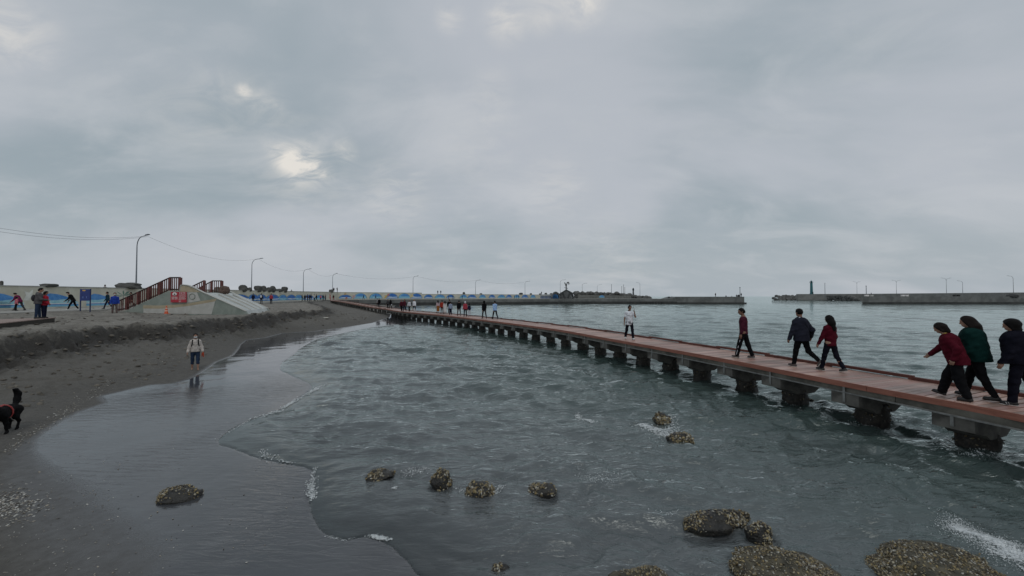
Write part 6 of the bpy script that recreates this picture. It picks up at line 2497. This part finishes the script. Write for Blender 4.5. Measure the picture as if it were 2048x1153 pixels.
    far('person in grey on the wall corner, next to the one in black', at_depth(674.5, 134.2, 4.75), 150, 1.75, 'ph', dgrey, dgrey, vox=.035, group='people on top of the walls')
    far('lone person peeking over the wall among the boulders', at_depth(583, 98, 3.46), 30, 1.6, 'st', dgrey, dgrey, vox=.035, group='people on top of the walls')
    far('lone person lying low on the wall top above the blue board', at_depth(209.5, 45.6, 3.12), 30, 1.6, 'st', grey, dgrey, vox=.035, group='people on top of the walls')
    far('first of two people in black standing on the lower far wall', at_depth(875.5, 158, 4.2), 0, 1.62, 'st', blk, blk, vox=.04, group='people on top of the walls')
    far('second of two people in black on the lower far wall, towards the basin', at_depth(881.5, 159, 4.2), 0, 1.62, 'st', blk, blk, vox=.04, group='people on top of the walls')
    # boardwalk, middle distance
    G5 = 'walkers far along the boardwalk'
    dk = lambda px, py: D(px, py)
    far('person in a sky blue shirt and dark trousers walking away', dk(990, 638.5), 30, 1.74, 'w1', sky, nblk, group=G5)
    far('person in a bulky black jacket beside the sky blue shirt', dk(968.5, 637.5), 20, 1.74, 'wh', blk, dgrey, group=G5)
    far('small person in navy next to the rose red jacket', dk(938.5, 632.8), 30, 1.36, 'sf', navy, pale, group=G5)
    far('person in a rose red jacket and pale knitted hat', dk(930.5, 633.8), 20, 1.62, 'sf', rose, nblk, bshoe, group=G5, hair=pale, hairname='hat')
    far('person in black with a grey coat tied round the waist', dk(918, 632), 20, 1.72, 'w1', blk, grey, group=G5)
    far('person in a pale blue grey top and navy trousers on the boardwalk', dk(901, 630.2), 20, 1.50, 'st', cloth('haze_blue', (0.20, 0.24, 0.32)), navy, group=G5)
    far('person in black partly behind the pale blue grey top', dk(899, 626.8) , 20, 1.74, 'st', blk, nblk, group=G5)
    far('person all in off white between two darker walkers', dk(890, 628.8), 15, 1.56, 'sk', cloth('chalk', (0.46, 0.45, 0.44)), cloth('chalk', (0.46, 0.45, 0.44)), group=G5)
    r, J, _ = far('person in a red top with a white band, dark trousers', dk(884, 628), 20, 1.64, 'st', cloth('scarlet_brown', (0.24, 0.03, 0.018)), cloth('dark_maroon', (0.03, 0.008, 0.008)), group=G5)
    far('person in a pale pink top and long rust orange skirt', dk(876, 626.8), 20, 1.62, 'sk', cloth('pale_pink', (0.40, 0.30, 0.32)), orange, group=G5)
    far('person in a white shirt and black shorts on the boardwalk', dk(828.5, 623.8), 180, 1.74, 'sh', white, blk, wshoe, group=G5)
    far('person in white and black carrying things beside the white shirt', dk(818.5, 623.2), 180, 1.60, 'w1', pale, blk, group=G5)
    far('person in a maroon top and navy trousers facing this way', dk(809, 623.2), 180, 1.74, 'w2', cloth('dark_wine', (0.06, 0.012, 0.02)), navy, group=G5)
    far('person in dark maroon and black beside the maroon top', dk(803, 622.8), 180, 1.66, 'w1', cloth('dark_wine', (0.06, 0.012, 0.02)), blk, group=G5)
    r, J, _ = far('person in black with a white bag near the boardwalk bend', dk(781, 617.8), 0, 1.62, 'w2', blk, blk, group=G5)
    sdf_child('handbag', Sdf().ell(J['rwr'] + J['rhd'] * .1, (.10, .08, .12), .02), .03, pale, r)
    far('person in dark grey walking beside the black one with a white bag', dk(775.5, 617.2), 0, 1.62, 'w1', dgrey, blk, group=G5)

    def ramp_pt(px):
        best = min(RAMP.p[::4], key=lambda q: abs(1024 + FPX * q[0] / q[1] - px) if q[1] > 60 else 1e9)
        return np.array([best[0], best[1], best[2]])
    q = ramp_pt(746)
    far('person in near black on the ramp, nearer the bend', q + np.array([1.0, .4, .01]), 200, 1.68, 'st', blk, nblk, vox=.035, group=G5)
    q = ramp_pt(742)
    far('person in pale grey and black on the ramp of the boardwalk', q + np.array([1.1, .4, .01]), 200, 1.62, 'sf', cloth('stone', (0.20, 0.20, 0.21)), blk, vox=.035, group=G5)
    far('person in teal black walking before the pale domed mural', at_depth(727, 134, 2.12), 90, 1.76, 'w1', cloth('ink_teal', (0.008, 0.020, 0.026)), nblk, vox=.04, group=G4)
    far('person in navy and plum walking before a domed mural', at_depth(751.5, 138, 2.12), 90, 1.74, 'w1', cloth('ink_plum', (0.03, 0.012, 0.04)), navy, vox=.04, group=G4)
    G6 = 'tiny people before the far murals'
    for px, y, lab, t in [(897.5, 156, 'tiny dark figure before the far mural, beside a boulder pole', nblk), (906, 158, 'tiny navy figure before the far mural wall', navy), (924.5, 161, 'tiny black figure between two far murals', blk),
                          (1028.5, 184, 'tiny navy figure, first of three before the far murals', navy), (1033.5, 185, 'tiny royal blue figure in the middle of three', royal), (1037, 186, 'tiny black figure, last of three before the far murals', blk)]:
        far('person shown as a ' + lab, at_depth(px, y, 2.12), 90, 1.70, 'st', t, t, vox=.04, group=G6)
    G7 = 'anglers on the mole'
    for px, y, z, k, H, lab in [(1431, 168, 3.1, 'st', 1.75, 'tall angler standing apart on the mole'), (1452, 166, 2.25, 'st', 1.6, 'hunched angler in the middle of the mole'), (1464, 166, 2.0, 'so', 1.6, 'angler crouching low near the mole end'),
                                (1473, 166, 2.5, 'ph', 1.62, 'angler before the white pole of the mole'), (1482.5, 165, 3.1, 'st', 1.72, 'last angler at the mole tip behind the white pole')]:
        far('person seen as a ' + lab, at_depth(px, y, z), 120, H, k, nblk, blk, vox=.04, group=G7)
    far('person standing on rubble before the pavilion', at_depth(1083, 194, 4.1), 20, 1.7, 'st', blk, blk, vox=.04, group='people on top of the walls')
    far('person standing by the lamp past the pavilion', at_depth(1164, 196, 4.1), 20, 1.7, 'st', blk, blk, vox=.04, group='people on top of the walls')
    far('person standing at the mole head across the harbour', at_depth(1742.5, 164, 3.3), 20, 1.6, 'st', blk, blk, vox=.04, group='people on top of the walls')


def build_dog():
    f = P(12, 872, .2)
    for _ in range(5):
        f = P(12, 872, ground_z(f[0], f[1]))
    b = P(44, 858, .2)
    for _ in range(5):
        b = P(44, 858, ground_z(b[0], b[1]))
    c = (f + b) / 2
    d = f[:2] - b[:2]
    head = math.degrees(math.atan2(-d[0], d[1]))
    fur = mat('black_fur', (0.004, 0.004, 0.0045), (0.009, 0.0085, 0.009), 30, 0.75, 0.006, 70, spec=0.1, stretch=(3, 1, 1))
    s = Sdf()
    s.cap((0, -.20, .44), (0, .16, .43), .105, .135, .05, (0, 1.12))
    s.cap((0, .10, .40), (0, .22, .45), .13, .11, .05, (0, 1.1))
    s.cap((0, .22, .48), (0, .38, .62), .085, .07, .04)
    s.ell((0, .43, .66), (.065, .085, .065), .03)
    s.cap((0, .48, .64), (0, .58, .62), .040, .030, .02)
    for sx in (-1, 1):
        s.cap((sx * .05, .41, .70), (sx * .065, .38, .76), .028, .010, .015)
        fx = .075
        yo = .04 if sx > 0 else -.07
        s.cap((sx * fx, .17, .38), (sx * fx, .15 + yo * .4, .22), .055, .034, .03)
        s.cap((sx * fx, .15 + yo * .4, .22), (sx * fx, .17 + yo, .05), .032, .022, .02)
        s.cap((sx * fx, .17 + yo, .035), (sx * fx, .215 + yo, .022), .026, .020, .015)
        hy = -.05 if sx > 0 else .04
        s.cap((sx * .075, -.20, .42), (sx * .085, -.15 + hy * .5, .28), .085, .050, .04)
        s.cap((sx * .085, -.15 + hy * .5, .28), (sx * .08, -.28 + hy, .17), .046, .028, .025)
        s.cap((sx * .08, -.28 + hy, .17), (sx * .08, -.24 + hy, .035), .026, .020, .02)
        s.cap((sx * .08, -.24 + hy, .03), (sx * .08, -.19 + hy, .022), .024, .020, .015)
    tl = [(0, -.28, .50), (0, -.35, .60), (0, -.36, .72), (0.01, -.32, .80), (.015, -.25, .83)]
    for a, b2, r0, r1 in zip(tl[:-1], tl[1:], (.040, .052, .050, .036), (.052, .050, .036, .014)):
        s.cap(a, b2, r0, r1, .03)
    s.fold = .004
    v, q = s.mesh(.012)
    me = mesh_from('dog', v, q, True)
    me.materials.append(fur)
    o = bpy.data.objects.new('dog', me)
    COL.objects.link(o)
    o.location = (c[0] - .16, c[1] - .05, ground_z(c[0] - .16, c[1]) - .01)
    o.rotation_euler = (0, 0, R(head))
    o.scale = (1.15, 1.15, 1.15)
    tag(o, 'black dog in a red harness with its tail raised on the beach', 'dog')
    h = Sdf()
    n = 14
    for k in range(n):
        a0, a1 = 2 * math.pi * k / n, 2 * math.pi * (k + 1) / n
        h.cap((.135 * math.sin(a0), .05, .43 + .148 * math.cos(a0)), (.135 * math.sin(a1), .05, .43 + .148 * math.cos(a1)), .013, .013, .005)
    h.cap((0, .05, .575), (0, .24, .55), .018, .018, .01)
    sdf_child('harness', h, .009, mat('harness_red', (0.26, 0.022, 0.022), (0.34, 0.06, 0.055), 10, 0.6), o)


# ------------------------------------------------------------------ put it together
build_sand()
build_rocks()
build_water()
build_boardwalk()
build_walls()
build_boulders()
build_lamps()
build_lighthouse()
build_pavilion()
build_slide()
build_foam()
build_seashells()
build_people()
build_dog()
